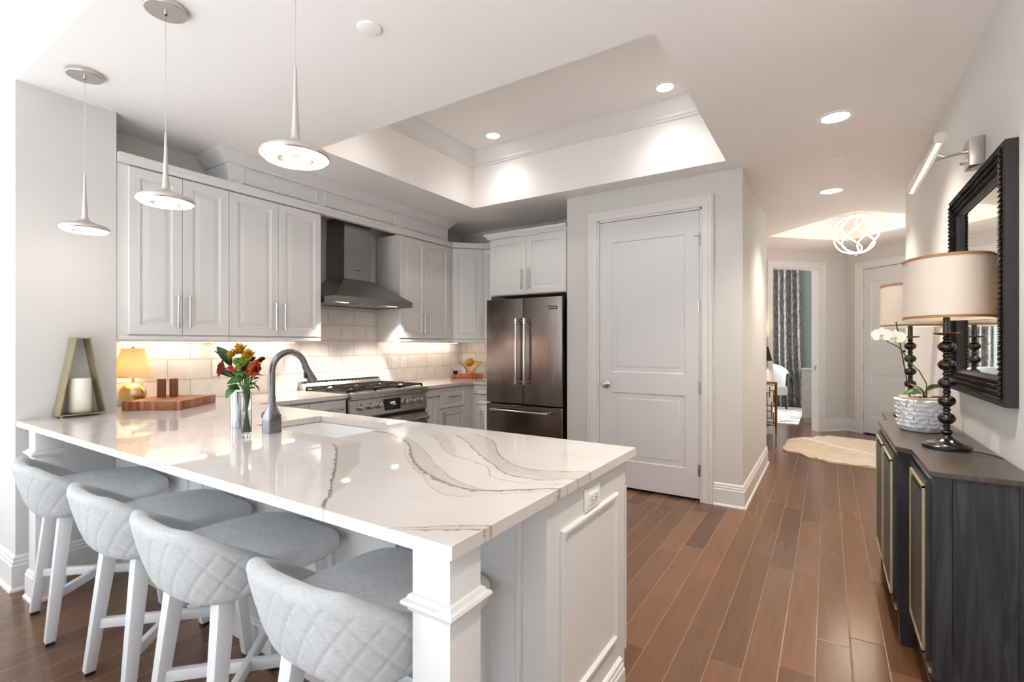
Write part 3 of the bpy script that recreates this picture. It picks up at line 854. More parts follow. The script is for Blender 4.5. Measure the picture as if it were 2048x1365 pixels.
led('under cabinet light bar beside the range over the switch plates', (-3.925, 3.62, 0), (-3.895, 4.80, 0), 1, .15)
led('short under cabinet light bar in the kitchen corner', (-3.42, 4.94, 0), (-3.38, 4.98, 0), 1, .08)

# base cabinets on the kitchen wall
def base_cab(label, M, w, fronts, depth=.64, nm='base_cabinet'):
    c = M @ Vector((w / 2, depth / 2, 0))
    t = thing(nm, label, 'cabinet', (c.x, c.y, 0), group='white base cabinets')
    m = MB(); m.box((.0005, 0, .10), (w - .0005, depth, .879), M=M); m.box((.0005, .06, 0), (w - .0005, depth, .10), M=M); m.build('body', 'cabinet_white', t, smooth=None)
    for kind, x0, x1, z0, z1, h in fronts:
        d = front(t, M, x0, x1, z0, z1, kind, DOOR if (z1 - z0) > .3 else FLAT)
        if h: pull(d, M @ T(0, -.02, 0), h[0], h[1])
    return t
XB = -3.345
def hb(y): return T(XB, y, 0) @ RZ(90)
base_cab('white base cabinet under the butcher block corner, beside the peninsula', hb(1.92), .39, [('door', 0, .39, .115, .865, None)], .65)
base_cab('narrow white pullout cabinet against the left side of the range', hb(2.312), .335, [('door', 0, .335, .115, .865, ((.06, 0, .80), (.275, 0, .80)))], .65)
base_cab('narrow white pullout cabinet against the right side of the range', hb(3.572), .225, [('door', 0, .225, .115, .865, ((.045, 0, .80), (.18, 0, .80)))], .65)
base_cab('white base cabinet with one drawer over a door near the kitchen corner', hb(3.80), .573, [('drawer', 0, .43, .66, .865, ((.13, 0, .775), (.30, 0, .775))), ('door', 0, .43, .115, .65, ((.05, 0, .40), (.05, 0, .615)))], .65)
base_cab('white base cabinet with drawer squeezed between the corner and refrigerator', T(-3.3445, 4.3745, 0), .25, [('drawer', .055, .25, .66, .865, ((.075, 0, .775), (.215, 0, .775))), ('door', .055, .25, .115, .65, None)], .62)
# worktops
m = MB()
SX0, SX1, SY0, SY1 = -2.445, -1.81, 1.385, 1.765
m.tray([XH + .013, XS + .002, -3.31, SX0, SX1, -.64], [.769, YS1 + .002, SY0, SY1, 1.905, 2.648],
       lambda x, y: (x > XS or y > YS1) and (y < 1.905 or x < -3.31) and not (SX0 < x < SX1 and SY0 < y < SY1), .88, .91, bev=.004)
tag(m.build('worktop', 'quartz'), 'white quartz peninsula worktop with grey brown veins, glossy', 'countertop')
m = MB()
m.tray([XH + .013, -3.31, -3.096], [3.568, 4.342, YB - .013], lambda x, y: x < -3.31 or y > 4.342, .88, .91, bev=.003)
tag(m.build('worktop', 'quartz'), 'white quartz worktop in the kitchen corner beyond the range', 'countertop')

# peninsula
def peninsula():
    t = thing('peninsula_cabinet', 'white panelled peninsula base with square posts under the overhang', 'cabinet', (-2.0, 1.5, 0))
    xe, y0, y1 = -.672, 1.206, 1.83
    m = MB(); m.box((-3.655, YS1 + .004, .10), (SX0 - .04, y1, .879)); m.box((SX1 + .04, YS1 + .004, .1), (xe, y1, .879)); m.box((SX0 - .04, YS1 + .004, .1), (SX1 + .04, y1, .60))
    m.box((SX0 - .04, y1 - .02, .6), (SX1 + .04, y1, .879))
    m.box((-3.655, YS1 + .004, 0), (xe, y1 - .07, .10)); m.build('body', 'cabinet_white', t, smooth=None)
    # stool side back panel
    b = MB(); b.box((-3.655, y0, 0), (xe, y0 + .004, .879))
    n = 6; w = (xe + 3.655) / n
    for k in range(n):
        xa = -3.655 + k * w
        b.panel(T(xa + .07, y0 - .012, .24), w - .14, .58, .012, [(0, .004), (.003, 0), (.014, 0), (.018, .006), (.022, .009)])
    b.build('back_panel', 'cabinet_white', t, smooth=20)
    e = MB(); e.box((xe + .0, y0, .0), (xe + .010, y1, .879)); M = T(xe + .010, y0, 0) @ RZ(90)
    e.build('end_panel', 'cabinet_white', t, smooth=None)
    q = MB()
    ya, yb, za, zb = 1.29 - y0, 1.745 - y0, .225, .770
    prof = [(0, 0), (0, -.006), (.006, -.011), (.014, -.011), (.020, -.004), (.022, 0)]
    ring = []
    for o, d in prof:
        ring.append(q.verts([(ya + o, d, za + o), (yb - o, d, za + o), (yb - o, d, zb - o), (ya + o, d, zb - o)], M))
    for r0, r1 in zip(ring, ring[1:]):
        for k in range(4): q.face([r0[k], r0[(k + 1) % 4], r1[(k + 1) % 4], r1[k]])
    q.build('panel_moulding', 'cabinet_white', t, smooth=20)
    d = MB(); d.box((xe - .4, y1 + .001, .14), (xe + .012, y1 + .021, .77)); d.box((xe - .4, y1 + .001, .78), (xe + .008, y1 + .019, .87)); d.build('door', 'cabinet_white', t, smooth=None)
    s = MB(); s.sweep([(0, 0), (.022, 0), (.022, .10), (.017, .108), (.017, .116), (.012, .122), (.012, .132), (.006, .138), (0, .14)], [(-3.6, y0), (xe + .010, y0), (xe + .010, y1 - .05)]); s.build('base_moulding', 'cabinet_white', t)
    for (px, py) in ((-.7115, .838), (-3.453, .838)):
        h = .0535
        p = MB(); p.box((px - h, py - h, 0), (px + h, py + h, .8795), bev=.0015)
        sq = [(px - h, py - h), (px - h, py + h), (px + h, py + h), (px + h, py - h)][::-1]
        p.sweep([(-.002, .737), (.007, .740), (.009, .748), (.017, .752), (.02, .757), (.017, .763), (.010, .766), (.006, .774), (-.002, .778)], sq, closed=True)
        p.sweep([(-.002, 0), (.02, 0), (.02, .012), (.013, .02), (.013, .125), (.009, .13), (.009, .14), (.004, .15), (-.002, .152)], sq, closed=True)
        p.build('post', 'cabinet_white', t)
peninsula()

def outlet(label, M, kind='outlet', w=.076, h=.122):
    t = thing('wall_outlet' if kind == 'outlet' else 'light_switch', label, 'outlet' if kind == 'outlet' else 'switch', tuple(M @ Vector((0, 0, 0))))
    m = MB(); m.panel(M @ T(-w / 2, -.006, -h / 2), w, h, .0055, [(0, .005), (.002, .001), (.006, 0)]); p = m.build('cover_plate', 'plate_white', t)
    if kind == 'outlet':
        r = MB(); r.box((-.017, -.009, -.034), (.017, -.005, .034), M=M, bev=.001); r.build('receptacle', 'plate_white', t)
        for z in (-.019, .019):
            s = MB()
            for x in (-.006, .006): s.box((x - .0012, -.0095, z - .004 + .002), (x + .0012, -.0085, z + .004 + .002), M=M)
            s.cyl(M @ Vector((0, -.0085, z - .009)), M @ Vector((0, -.0095, z - .009)), .0022, 8)
            s.build('socket_slots', 'slot_dark', t, smooth=None)
    else:
        r = MB(); r.box((-.016, -.0095, -.033), (.016, -.005, .033), M=M, bev=.002); r.build('rocker', 'plate_white', t)
    return t
KW = lambda y, z: T(XH + .0125, y, z) @ RZ(90)
outlet('white outlet on the tiles behind the flowers with a pale cord', KW(1.962, 1.135))
outlet('white rocker switch on the tiles just right of the range', KW(3.812, 1.125), 'switch')
outlet('white outlet on the tiles between the rocker switch and corner', KW(3.962, 1.125))
outlet('white outlet laid sideways on the peninsula end panel', T(-.661, 1.517, .813) @ RZ(90) @ RY(90))
m = MB(); m.tube([(-3.975, 1.97, 1.115), (-3.955, 1.975, 1.10), (-3.925, 1.97, 1.05), (-3.975, 1.93, .99), (-3.975, 1.90, .95), (-3.97, 1.86, .918), (-3.93, 1.70, .9135), (-3.92, 1.52, .9135)], .003, 8)
tag(m.build('lamp_cord', 'cord_white'), 'thin pale cord hanging from the outlet behind the flowers', 'cord')

# sink
def sink():
    x0, x1, y0, y1 = SX0 - .006, SX1 + .006, SY0 - .006, SY1 + .006
    m = MB()
    top = m.verts([(x0, y0, .8785), (x1, y0, .8785), (x1, y1, .8785), (x0, y1, .8785)])
    ot = m.verts([(x0 - .02, y0 - .02, .8785), (x1 + .02, y0 - .02, .8785), (x1 + .02, y1 + .02, .8785), (x0 - .02, y1 + .02, .8785)])
    g = .02
    bt = m.verts([(x0 + g, y0 + g, .69), (x1 - g, y0 + g, .69), (x1 - g, y1 - g, .69), (x0 + g, y1 - g, .69)])
    ob = m.verts([(x0 - .01, y0 - .01, .67), (x1 + .01, y0 - .01, .67), (x1 + .01, y1 + .01, .67), (x0 - .01, y1 + .01, .67)])
    for a, b in ((ot, top), (top, bt), (ob, ot)):
        for k in range(4): m.face([a[k], a[(k + 1) % 4], b[(k + 1) % 4], b[k]])
    m.face(bt); m.face(ob[::-1])
    t = thing('sink', 'white undermount sink basin set in the peninsula worktop', 'sink', ((x0 + x1) / 2, (y0 + y1) / 2, .67))
    m.build('basin', 'sink_white', t, bevel=.008)
    d = MB(); d.lathe([(0, .692), (.03, .692), (.042, .694), (.044, .690)], c=((x0 + x1) / 2, (y0 + y1) / 2, 0), n=24); d.build('drain', 'chrome', t)
sink()

def faucet():
    bx, by = -2.175, 1.312
    t = thing('faucet', 'brushed steel gooseneck pulldown faucet standing beside the sink', 'faucet', (bx, by, .91))
    m = MB()
    # square foot narrowing into a round neck
    def body(u, v):
        z = .9105 + v * .17
        k = min(1, max(0, (v - .35) / .45)); k = k * k * (3 - 2 * k)
        half = .031 * (1 - k) + .0165 * k
        a = u * 2 * PI + PI / 4
        p = 2.0 + 14 * (1 - k)
        c, s_ = math.cos(a), math.sin(a)
        r = (abs(c) ** p + abs(s_) ** p) ** (-1 / p)
        return (bx + half * r * c, by + half * r * s_, z)
    V = m.grid(body, 48, 14, wrap=True); m.face([r[-1] for r in V]); m.face([r[0] for r in V][::-1])
    m.build('body', 'faucet_steel', t, smooth=40)
    pts = []
    for k in range(5): pts.append((bx, by, 1.08 + k * .028))
    rr = .088
    for k in range(1, 17):
        a = PI - k * (PI * .93) / 16
        pts.append((bx, by + rr + rr * math.cos(a), 1.192 + rr * math.sin(a) * 1.05))
    n = MB(); n.tube(pts, .0145, 18); n.build('spout', 'faucet_steel', t)
    e = Vector(pts[-1]); d = (Vector(pts[-1]) - Vector(pts[-2])).normalized(); d = (d + Vector((0, .22, 0))).normalized()
    s = MB(); s.cyl(e - d * .004, e + d * .004, .0165, 18); s.cyl(e + d * .002, e + d * .088, .0155, 18, r2=.0235, bev=.002); s.build('spray_head', 'faucet_steel', t)
    b = MB(); q = e + d * .045; b.box((q.x - .008, q.y - .026, q.z - .02), (q.x + .008, q.y - .016, q.z + .012), bev=.002); b.build('spray_button', 'slot_dark', t)
    h = MB(); h.cyl((bx - .028, by, .985), (bx - .05, by, .985), .017, 18, bev=.003); h.cyl((bx - .05, by, .985), (bx - .058, by, .985), .02, 18, bev=.003)
    h.build('knob', 'faucet_steel', t)
    h = MB(); h.cyl((bx + .02, by + .012, .992), (bx + .046, by + .016, .992), .006, 10, bev=.001); h.build('lever', 'faucet_steel', t)
faucet()

# ------------------------------------------------------------------ range
def gas_range():
    y0, y1, xf = 2.654, 3.562, -3.30
    yc = (y0 + y1) / 2
    t = thing('gas_range', 'wide stainless steel gas range with six knobs and black grates', 'range', (-3.63, yc, 0))
    m = MB(); m.box((XH + .016, y0, .10), (xf, y1, .895)); m.build('body', 'range_steel', t, smooth=None)
    m = MB(); m.box((XH + .1, y0 + .03, 0), (xf - .06, y1 - .03, .1)); m.build('plinth', 'slot_dark', t, smooth=None)
    m = MB(); m.box((XH + .07, y0 + .01, .895), (xf - .03, y1 - .01, .905)); m.build('cooktop', 'range_black', t, smooth=None)
    m = MB(); m.prism([(0, .855), (.022, .855), (.03, .862), (.03, .908), (.024, .915), (-.05, .915), (-.05, .895), (0, .895)], 0, y1 - y0, M=T(xf, y0, 0) @ Matrix(((1, 0, 0, 0), (0, 0, 1, 0), (0, 1, 0, 0), (0, 0, 0, 1)))); m.build('bullnose', 'range_steel', t)
    m = MB(); m.prism([(0, .70), (.012, .70), (.022, .712), (.006, .852), (0, .854)], 0, y1 - y0, M=T(xf, y0, 0) @ Matrix(((1, 0, 0, 0), (0, 0, 1, 0), (0, 1, 0, 0), (0, 0, 0, 1)))); m.build('control_panel', 'range_steel', t)
    for y in (2.762, 2.862, 2.962, 3.27, 3.37, 3.47):
        k = MB(); c = (xf + .012, y, .792)
        k.cyl(c, (c[0] + .010, y, .7925), .034, 28, bev=.002); k.cyl((c[0] + .010, y, .7925), (c[0] + .040, y, .794), .027, 28, r2=.024, bev=.003)
        k.box((c[0] + .038, y - .005, .774), (c[0] + .048, y + .005, .814), bev=.002)
        k.build('knob', 'nickel', t)
    d = MB(); d.box((xf + .004, 3.022, .735), (xf + .021, 3.212, .838)); q = d.build('display', 'display_black', t, smooth=None)
    f = MB()
    for (yy, z, w) in ((3.09, .797, .004), (3.10, .79, .003), (3.112, .797, .006), (3.125, .792, .004), (3.134, .80, .006), (3.118, .783, .04)): f.box((xf + .0205, yy, z), (xf + .022, yy + w, z + (.012 if w < .02 else .0015)))
    f.build('display_digits', 'display_glow', q, smooth=None)
    m = MB(); m.box((xf + .0, y0 + .01, .672), (xf + .006, y1 - .01, .698)); m.build('vent_slot', 'vent_dark', t, smooth=None)
    o = MB(); o.box((xf + .002, y0 + .006, .16), (xf + .032, y1 - .006, .668), bev=.003); od = o.build('oven_door', 'range_steel', t)
    g = MB(); g.box((xf + .030, y0 + .12, .27), (xf + .034, y1 - .12, .54)); g.build('oven_window', 'display_black', od, smooth=None)
    h = MB(); hx = xf + .085; h.cyl((hx, y0 + .05, .628), (hx, y1 - .05, .628), .013, 16, bev=.002)
    for y in (y0 + .075, y1 - .075):
        h.cyl((xf + .03, y, .628), (hx, y, .628), .012, 14); h.cyl((hx, y - .028, .628), (hx, y + .028, .628), .018, 16, bev=.003)
    h.build('oven_handle', 'range_steel', od)
    b = MB(); b.box((XH + .016, y0, .895), (XH + .055, y1, .985)); b.prism([(XH + .055, .905), (XH + .10, .905), (XH + .055, .97)], 0, y1 - y0, M=T(0, y0, 0) @ Matrix(((1, 0, 0, 0), (0, 0, 1, 0), (0, 1, 0, 0), (0, 0, 0, 1)))); bk = b.build('backguard', 'range_steel', t, smooth=None)
    v = MB()
    for k in range(20): v.box((XH + .025, y0 + .03 + k * .0432, .9845), (XH + .0565, y0 + .058 + k * .0432, .9862)); v.box((XH + .054, y0 + .03 + k * .0432, .968), (XH + .0562, y0 + .058 + k * .0432, .982))
    v.build('vent_slots', 'vent_dark', bk, smooth=None)
    W = (y1 - y0 - .03) / 3
    for k in range(3):
        a = y0 + .015 + k * W + .003; e = a + W - .006; xa, xb = XH + .11, xf - .035
        g = MB(); B = .012
        for (p, q) in (((xa, a), (xb, a)), ((xa, e), (xb, e)), ((xa, a), (xa, e)), ((xb, a), (xb, e)), (((xa + xb) / 2, a), ((xa + xb) / 2, e))):
            g.box((min(p[0], q[0]) - B / 2, min(p[1], q[1]) - B / 2, .928), (max(p[0], q[0]) + B / 2, max(p[1], q[1]) + B / 2, .944), bev=.002)
        for cx in (xa + (xb - xa) * .25, xa + (xb - xa) * .75):
            for ang in range(0, 360, 90):
                dx, dy = math.cos(R(ang)), math.sin(R(ang)); L = (xb - xa) * .25 if dx * dx > .5 else (e - a) / 2
                g.box(tuple(min(u, w) for u, w in zip((cx + dx * .03 - abs(dy) * .005, (a + e) / 2 + dy * .03 - abs(dx) * .005, .932), (cx + dx * L - abs(dy) * .005, (a + e) / 2 + dy * L - abs(dx) * .005, .932))),
                      tuple(max(u, w) for u, w in zip((cx + dx * .03 + abs(dy) * .005, (a + e) / 2 + dy * .03 + abs(dx) * .005, .946), (cx + dx * L + abs(dy) * .005, (a + e) / 2 + dy * L + abs(dx) * .005, .946))))
        for p in (xa, xb):
            for q in (a, e): g.box((p - .008, q - .008, .9045), (p + .008, q + .008, .93))
        g.build('grate', 'cast_iron', t)
        for cx in (xa + (xb - xa) * .25, xa + (xb - xa) * .75):
            bb = MB(); bb.lathe([(0, .905), (.045, .905), (.042, .914), (.03, .916), (.03, .922), (0, .924)], c=(cx, (a + e) / 2, 0), n=24); bb.build('burner', 'cast_iron', t)
gas_range()

def hood():
    y0, y1, xf = 2.656, 3.558, -3.468
    yc = (y0 + y1) / 2
    t = thing('range_hood', 'dark stainless chimney range hood hung above the gas range', 'hood', (-3.75, yc, 1.68))
    xb = XH + .014
    m = MB()
    lo = m.verts([(xb, y0, 1.683), (xf, y0, 1.683), (xf, y1, 1.683), (xb, y1, 1.683)]); mi = m.verts([(xb, y0, 1.735), (xf, y0, 1.735), (xf, y1, 1.735), (xb, y1, 1.735)])
    ca, cb, cx = yc - .165, yc + .165, -3.725
    hi = m.verts([(xb, ca, 1.93), (cx, ca, 1.93), (cx, cb, 1.93), (xb, cb, 1.93)])
    for a, b in ((lo, mi), (mi, hi)):
        for k in range(4): m.face([a[k], a[(k + 1) % 4], b[(k + 1) % 4], b[k]])
    m.face(hi)
    li = m.verts([(xb + .02, y0 + .03, 1.683), (xf - .03, y0 + .03, 1.683), (xf - .03, y1 - .03, 1.683), (xb + .02, y1 - .03, 1.683)]); lu = m.verts([(xb + .02, y0 + .03, 1.695), (xf - .03, y0 + .03, 1.695), (xf - .03, y1 - .03, 1.695), (xb + .02, y1 - .03, 1.695)])
    for a, b in ((lo, li), (li, lu)):
        for k in range(4): m.face([b[k], b[(k + 1) % 4], a[(k + 1) % 4], a[k]])
    m.face(lu[::-1]); m.build('canopy', 'hood_steel', t, smooth=20)
    m = MB(); m.box((xb, ca + .004, 1.92), (cx - .004, cb - .004, 2.29)); m.build('lower_chimney', 'hood_steel', t, smooth=None)
    m = MB(); m.box((xb, ca + .010, 2.29), (cx - .010, cb - .010, 2.50)); m.build('upper_chimney', 'hood_steel', t, smooth=None)
    g = MB(); g.box((cx - .0045, yc - .03, 2.015), (cx - .0025, yc + .03, 2.021)); g.build('maker_mark', 'slot_dark', t, smooth=None)
    fl = MB()
    for k in range(3): fl.box((xb + .06, y0 + .06 + k * .265, 1.688), (xf - .11, y0 + .31 + k * .265, 1.6955))
    fl.build('filter', 'range_steel', t, smooth=None)
    for y in (y0 + .16, y1 - .16):
        b = MB(); b.lathe([(0, 1.689), (.024, 1.689), (.03, 1.687), (.033, 1.690)], c=(xf - .07, y, 0), n=20); b.build('hood_light', 'hood_bulb', t)
        lamp_child('hood_glow', 'SPOT', t, (xf - .07, y, 1.68), 20, (1, .87, .74), .03, (0, 0, 0), 110)
hood()

# ------------------------------------------------------------------ refrigerator
def fridge():
    x0, x1, yf = -3.062, -2.162, 4.318
    t = thing('refrigerator', 'stainless french door refrigerator with black badge and bottom freezer drawer', 'refrigerator', ((x0 + x1) / 2, 4.65, 0))
    m = MB(); m.box((x0 + .006, yf + .01, .06), (x1 - .006, 4.98, 1.775)); m.box((x0 + .03, yf + .06, 0), (x1 - .03, 4.95, .06)); m.build('cabinet', 'slot_dark', t, smooth=None)
    m = MB(); m.box((x0 + .05, yf - .03, 1.776), (x0 + .15, yf + .1, 1.795), bev=.004); m.box((x1 - .15, yf - .03, 1.776), (x1 - .05, yf + .1, 1.795), bev=.004); m.build('hinge_cover', 'slot_dark', t)
    xm = (x0 + x1) / 2 + .005; yd = 4.255
    def slab(nm, xa, xb, za, zb):
        q = MB(); n = 10
        # gently bowed front
        pts = [(xa, yf)] + [(xa + (xb - xa) * k / n, yd - .006 * math.sin(PI * k / n)) for k in range(n + 1)] + [(xb, yf)]
        q.prism(pts, za, zb)
        return q.build(nm, 'fridge_steel', t, smooth=25, bevel=.004)
    dl = slab('door', x0, xm - .002, .712, 1.792); dr = slab('door', xm + .002, x1, .712, 1.792)
    dz = slab('freezer_drawer', x0, x1, .07, .695)
    def bar(parent, a, b, out):
        a = Vector(a); b = Vector(b); o = Vector((0, -out, 0)); d = (b - a).normalized(); h = MB()
        h.cyl(a + o, b + o, .0135, 18)
        for p, s_ in ((a, 1), (b, -1)):
            h.cyl(p + o - d * .012 * s_, p + o + d * .055 * s_, .019, 18, bev=.004)
            h.cyl(p + d * .012 * s_, p + o + d * .012 * s_, .013, 14)
        h.build('handle', 'chrome', parent)
    yb_ = yd - .003
    bar(dl, (xm - .05, yb_, .925), (xm - .05, yb_, 1.575), .06); bar(dr, (xm + .05, yb_, .925), (xm + .05, yb_, 1.575), .06)
    bar(dz, (x0 + .10, yb_, .64), (x1 - .13, yb_, .64), .06)
    b = MB(); b.box((-2.335, yd - .0075, 1.667), (-2.215, yd - .0005, 1.699), bev=.0015); bo = b.build('badge', 'badge_black', dr)
    l = MB(); l.box((-2.331, yd - .0085, 1.6725), (-2.318, yd - .0072, 1.6935)); l.build('badge_mark', 'letter_white', dr, smooth=None)
    fc = bpy.data.curves.new('badge_lettering', 'FONT'); fc.body = 'JENN-AIR'; fc.size = .0215; fc.align_x = 'CENTER'; fc.align_y = 'CENTER'; fc.extrude = .0004; fc.materials.append(MAT['letter_white'])
    fo = bpy.data.objects.new('lettering_source', fc); COL.objects.link(fo)
    me = bpy.data.meshes.new_from_object(fo); me.name = 'badge_lettering'; bpy.data.objects.remove(fo)
    lo = bpy.data.objects.new('badge_lettering', me); COL.objects.link(lo); lo.parent = dr
    lo.matrix_local = WM[dr.name].inverted() @ T(-2.268, yd - .0080, 1.683) @ RX(90)
fridge()

# ------------------------------------------------------------------ bar stools
def stool():
    t = thing('bar_stool', 'x', 'stool', (0, 0, 0), group='quilted grey counter stools along the peninsula')
    # seat cushion: rounded square, domed
    sx, sy0, sy1, z0, z1 = .235, -.20, .235, .565, .652
    cy, hy = (sy0 + sy1) / 2, (sy1 - sy0) / 2
    m = MB()
    def sup(a, p): c, s_ = math.cos(a), math.sin(a); r = (abs(c) ** p + abs(s_) ** p) ** (-1 / p); return c * r, s_ * r
    prof = [(0.0, 0), (.80, 0), (.92, .006), (.985, .016), (1.0, .034), (1.0, .062), (.99, .073), (.965, .081), (.92, .086), (.6, .090), (.3, .092), (0, .093)]
    rows = []
    for k, z in prof:
        if k == 0: rows.append(m.verts([(0, cy, z0 + z)])); continue
        row = []
        for i in range(64):
            x, y = sup(2 * PI * i / 64, 6 if k > .5 else 4)
            row.append((x * sx * k, cy + y * hy * k, z0 + z - (.012 * (y * k) if z > .05 and y > 0 else 0)))
        rows.append(m.verts(row))
    for a, b in zip(rows, rows[1:]):
        for i in range(64):
            j = (i + 1) % 64
            if len(a) == 1: m.face([a[0], b[j], b[i]])
            elif len(b) == 1: m.face([a[i], a[j], b[0]])
            else: m.face([a[i], a[j], b[j], b[i]])
    m.build('seat', 'seat_fabric', t, smooth=60)
    # quilted shell wrapping the back and flanks
    m = MB()
    NU, NV = 150, 60
    A, B, YC = .275, .30, .0
    def plan(u):
        """u in -1..1 along the shell from the left front tip round the back to the right front tip"""
        a = u * R(82)
        c, s_ = math.cos(a), math.sin(a); p = 3.0
        r = (abs(c) ** p + abs(s_) ** p) ** (-1 / p)
        return A * r * s_, YC - B * r * c
    def ztop(u): k = max(0, (abs(u) - .40) / .60); return .787 - .16 * k ** 1.25
    def zbot(u): k = max(0, (abs(u) - .45) / .55); return .535 + .055 * k ** 1.8
    def pt(u, w, side):
        """w 0 bottom..1 top; side +1 outer, -1 inner"""
        x, y = plan(u); zt, zb = ztop(u), zbot(u)
        z = zb + (zt - zb) * w
        k = (z - .53) / .262
        ten = .74 + .26 * min(1, max(0, k)) ** .55
        endt = min(1, (1 - abs(u)) / .05); th = .028 * math.sqrt(max(0, 1 - (1 - endt) ** 2))
        edge = math.sqrt(max(0, 1 - max(0, (w - .86) / .14) ** 2)) if w > .86 else (math.sqrt(max(0, 1 - max(0, (.14 - w) / .14) ** 2)) if w < .14 else 1)
        th *= edge
        # outward normal in plan (approx)
        L = math.hypot(x / A ** 2, y / B ** 2); nx, ny = x / A ** 2 / L, y / B ** 2 / L
        off = th * side
        if side > 0 and .05 < w < .92:
            sarc = u * .47; zz = z * 1.0
            d1 = abs(((sarc + zz * .85) / .082) % 1 - .5); d2 = abs(((sarc - zz * .85) / .082) % 1 - .5)
            q = min(1, (.5 - max(d1, d2)) / .16)          # 0 on the stitch lines, 1 in the pads
            fade = min(1, (w - .05) / .08, (.90 - w) / .06); fade = max(0, fade)
            off += fade * (.0042 * (1 - (1 - max(0, q)) ** 2) - .0034)
        return (x * ten + nx * off, y * ten + ny * off + (1 - ten) * .05, z)
    rows = []
    for i in range(NU + 1):
        u = -1 + 2 * i / NU
        row = [pt(u, j / NV, 1) for j in range(NV + 1)] + [pt(u, j / NV, -1) for j in range(NV - 2, 1, -2)]
        rows.append(m.verts(row))
    K = len(rows[0])
    for a, b in zip(rows, rows[1:]):
        for k in range(K): m.face([a[k], b[k], b[(k + 1) % K], a[(k + 1) % K]])
    m.face(rows[0]); m.face(rows[-1][::-1])
    m.build('backrest', 'stool_fabric', t, smooth=70)
    # legs: square, tapered, splayed
    f = MB(); f.box((-.175, -.175, .545), (.175, .18, .566)); f.build('seat_frame', 'stool_white', t, smooth=None)
    foot = {}
    for sx_ in (-1, 1):
        for (ty, by) in ((-.165, -.225), (.155, .20)):
            a = Vector((sx_ * .155, ty, .552)); b = Vector((sx_ * .198, by, .012))
            l = MB(); ha, hb_ = .026, .0185
            tv = l.verts([(a.x + p * ha, a.y + q * ha, a.z) for p, q in ((-1, -1), (1, -1), (1, 1), (-1, 1))]); bv = l.verts([(b.x + p * hb_, b.y + q * hb_, b.z) for p, q in ((-1, -1), (1, -1), (1, 1), (-1, 1))])
            l.face(tv); l.face(bv[::-1])
            for k in range(4): l.face([tv[k], tv[(k + 1) % 4], bv[(k + 1) % 4], bv[k]])
            es = [e for e in l.bm.edges]
            bmesh.ops.bevel(l.bm, geom=es, offset=.004, segments=2, affect='EDGES', profile=.5)
            lg = l.build('leg', 'stool_white', t, smooth=35)
            g = MB(); g.box((b.x - .016, b.y - .016, 0), (b.x + .016, b.y + .016, .0125)); g.build('foot_glide', 'slot_dark', lg, smooth=None)
            k = (.552 - .20) / (.552 - .012); foot[sx_, ty < 0] = a.lerp(b, k)
    for s_ in (-1, 1):
        a, b = foot[s_, True], foot[-s_, False]
        c = MB(); d = (b - a); Mx = T(*((a + b) / 2)) @ Matrix.Rotation(math.atan2(d.y, d.x), 4, 'Z')
        zo = .0 if s_ < 0 else .0005
        c.box((-d.length / 2, -.012, -.019 + zo), (d.length / 2, .012, .019 + zo), bev=.003, M=Mx); c.build('stretcher', 'stool_white', t)
    a, b = foot[-1, False], foot[1, False]
    c = MB(); c.box((a.x, a.y - .012, a.z + .03), (b.x, a.y + .012, a.z + .066), bev=.003); fr = c.build('footrest', 'stool_white', t)
    k = MB(); k.box((a.x + .03, a.y - .0135, a.z + .064), (b.x - .03, a.y + .0135, a.z + .0685)); k.build('kick_plate', 'pull_metal', fr, smooth=None)
    return t
st = stool()
spots = [(-3.05, .955, -6, 'grey quilted counter stool at the stub wall end of the peninsula, farthest from camera'),
         (-2.28, .95, -2, 'second grey quilted counter stool counting from the stub wall'),
         (-1.705, .95, -1, 'third grey quilted counter stool counting from the stub wall'),
         (-1.04, .96, 0, 'grey quilted counter stool tucked against the square corner post, nearest camera')]
for i, (x, y, a, lb) in enumerate(spots):
    if i == 0: st.location = (x, y, 0); st.rotation_euler = (0, 0, R(a)); st['label'] = lb
    else: dup(st, (x, y, 0), a, lb)

# ------------------------------------------------------------------ pendants
def pendant():
    t = thing('pendant_light', 'x', 'pendant light', (0, 0, 0), group='brushed nickel ring pendants above the peninsula')
    m = MB(); m.lathe([(0, CEIL - .022), (.075, CEIL - .022), (.077, CEIL - .019), (.077, CEIL - .001), (0, CEIL - .001)], n=48); m.lathe([(.006, CEIL - .034), (.006, CEIL - .022)], n=12); m.build('canopy', 'canopy_nickel', t)
    m = MB(); m.cyl((0, 0, 2.20), (0, 0, CEIL - .022), .0013, 8); m.build('cable', 'pull_metal', t)
    prof = [(0, 2.212), (.0042, 2.212), (.0048, 2.20), (.0065, 2.12), (.0105, 2.03), (.0135, 1.988), (.019, 1.973), (.036, 1.961), (.066, 1.951), (.092, 1.942), (.101, 1.936), (.1055, 1.929), (.1055, 1.922), (.102, 1.918), (.099, 1.921), (.0975, 1.930), (.0535, 1.932), (.0535, 1.9125), (.050, 1.9125), (.048, 1.926), (.04, 1.932), (0, 1.934)]
    m = MB(); m.lathe(prof, n=64); m.build('shade', 'canopy_nickel', t, smooth=40)
    m = MB(); m.lathe([(.0537, 1.930), (.0965, 1.930), (.0985, 1.918), (.092, 1.9115), (.060, 1.9115), (.0537, 1.914), (.0537, 1.930)], n=64); m.build('ring_diffuser', 'pendant_glow', t)
    lamp_child('pendant_glow', 'POINT', t, (0, 0, 1.86), .6, (1.0, .86, .72), .09)
    return t
pd = pendant()
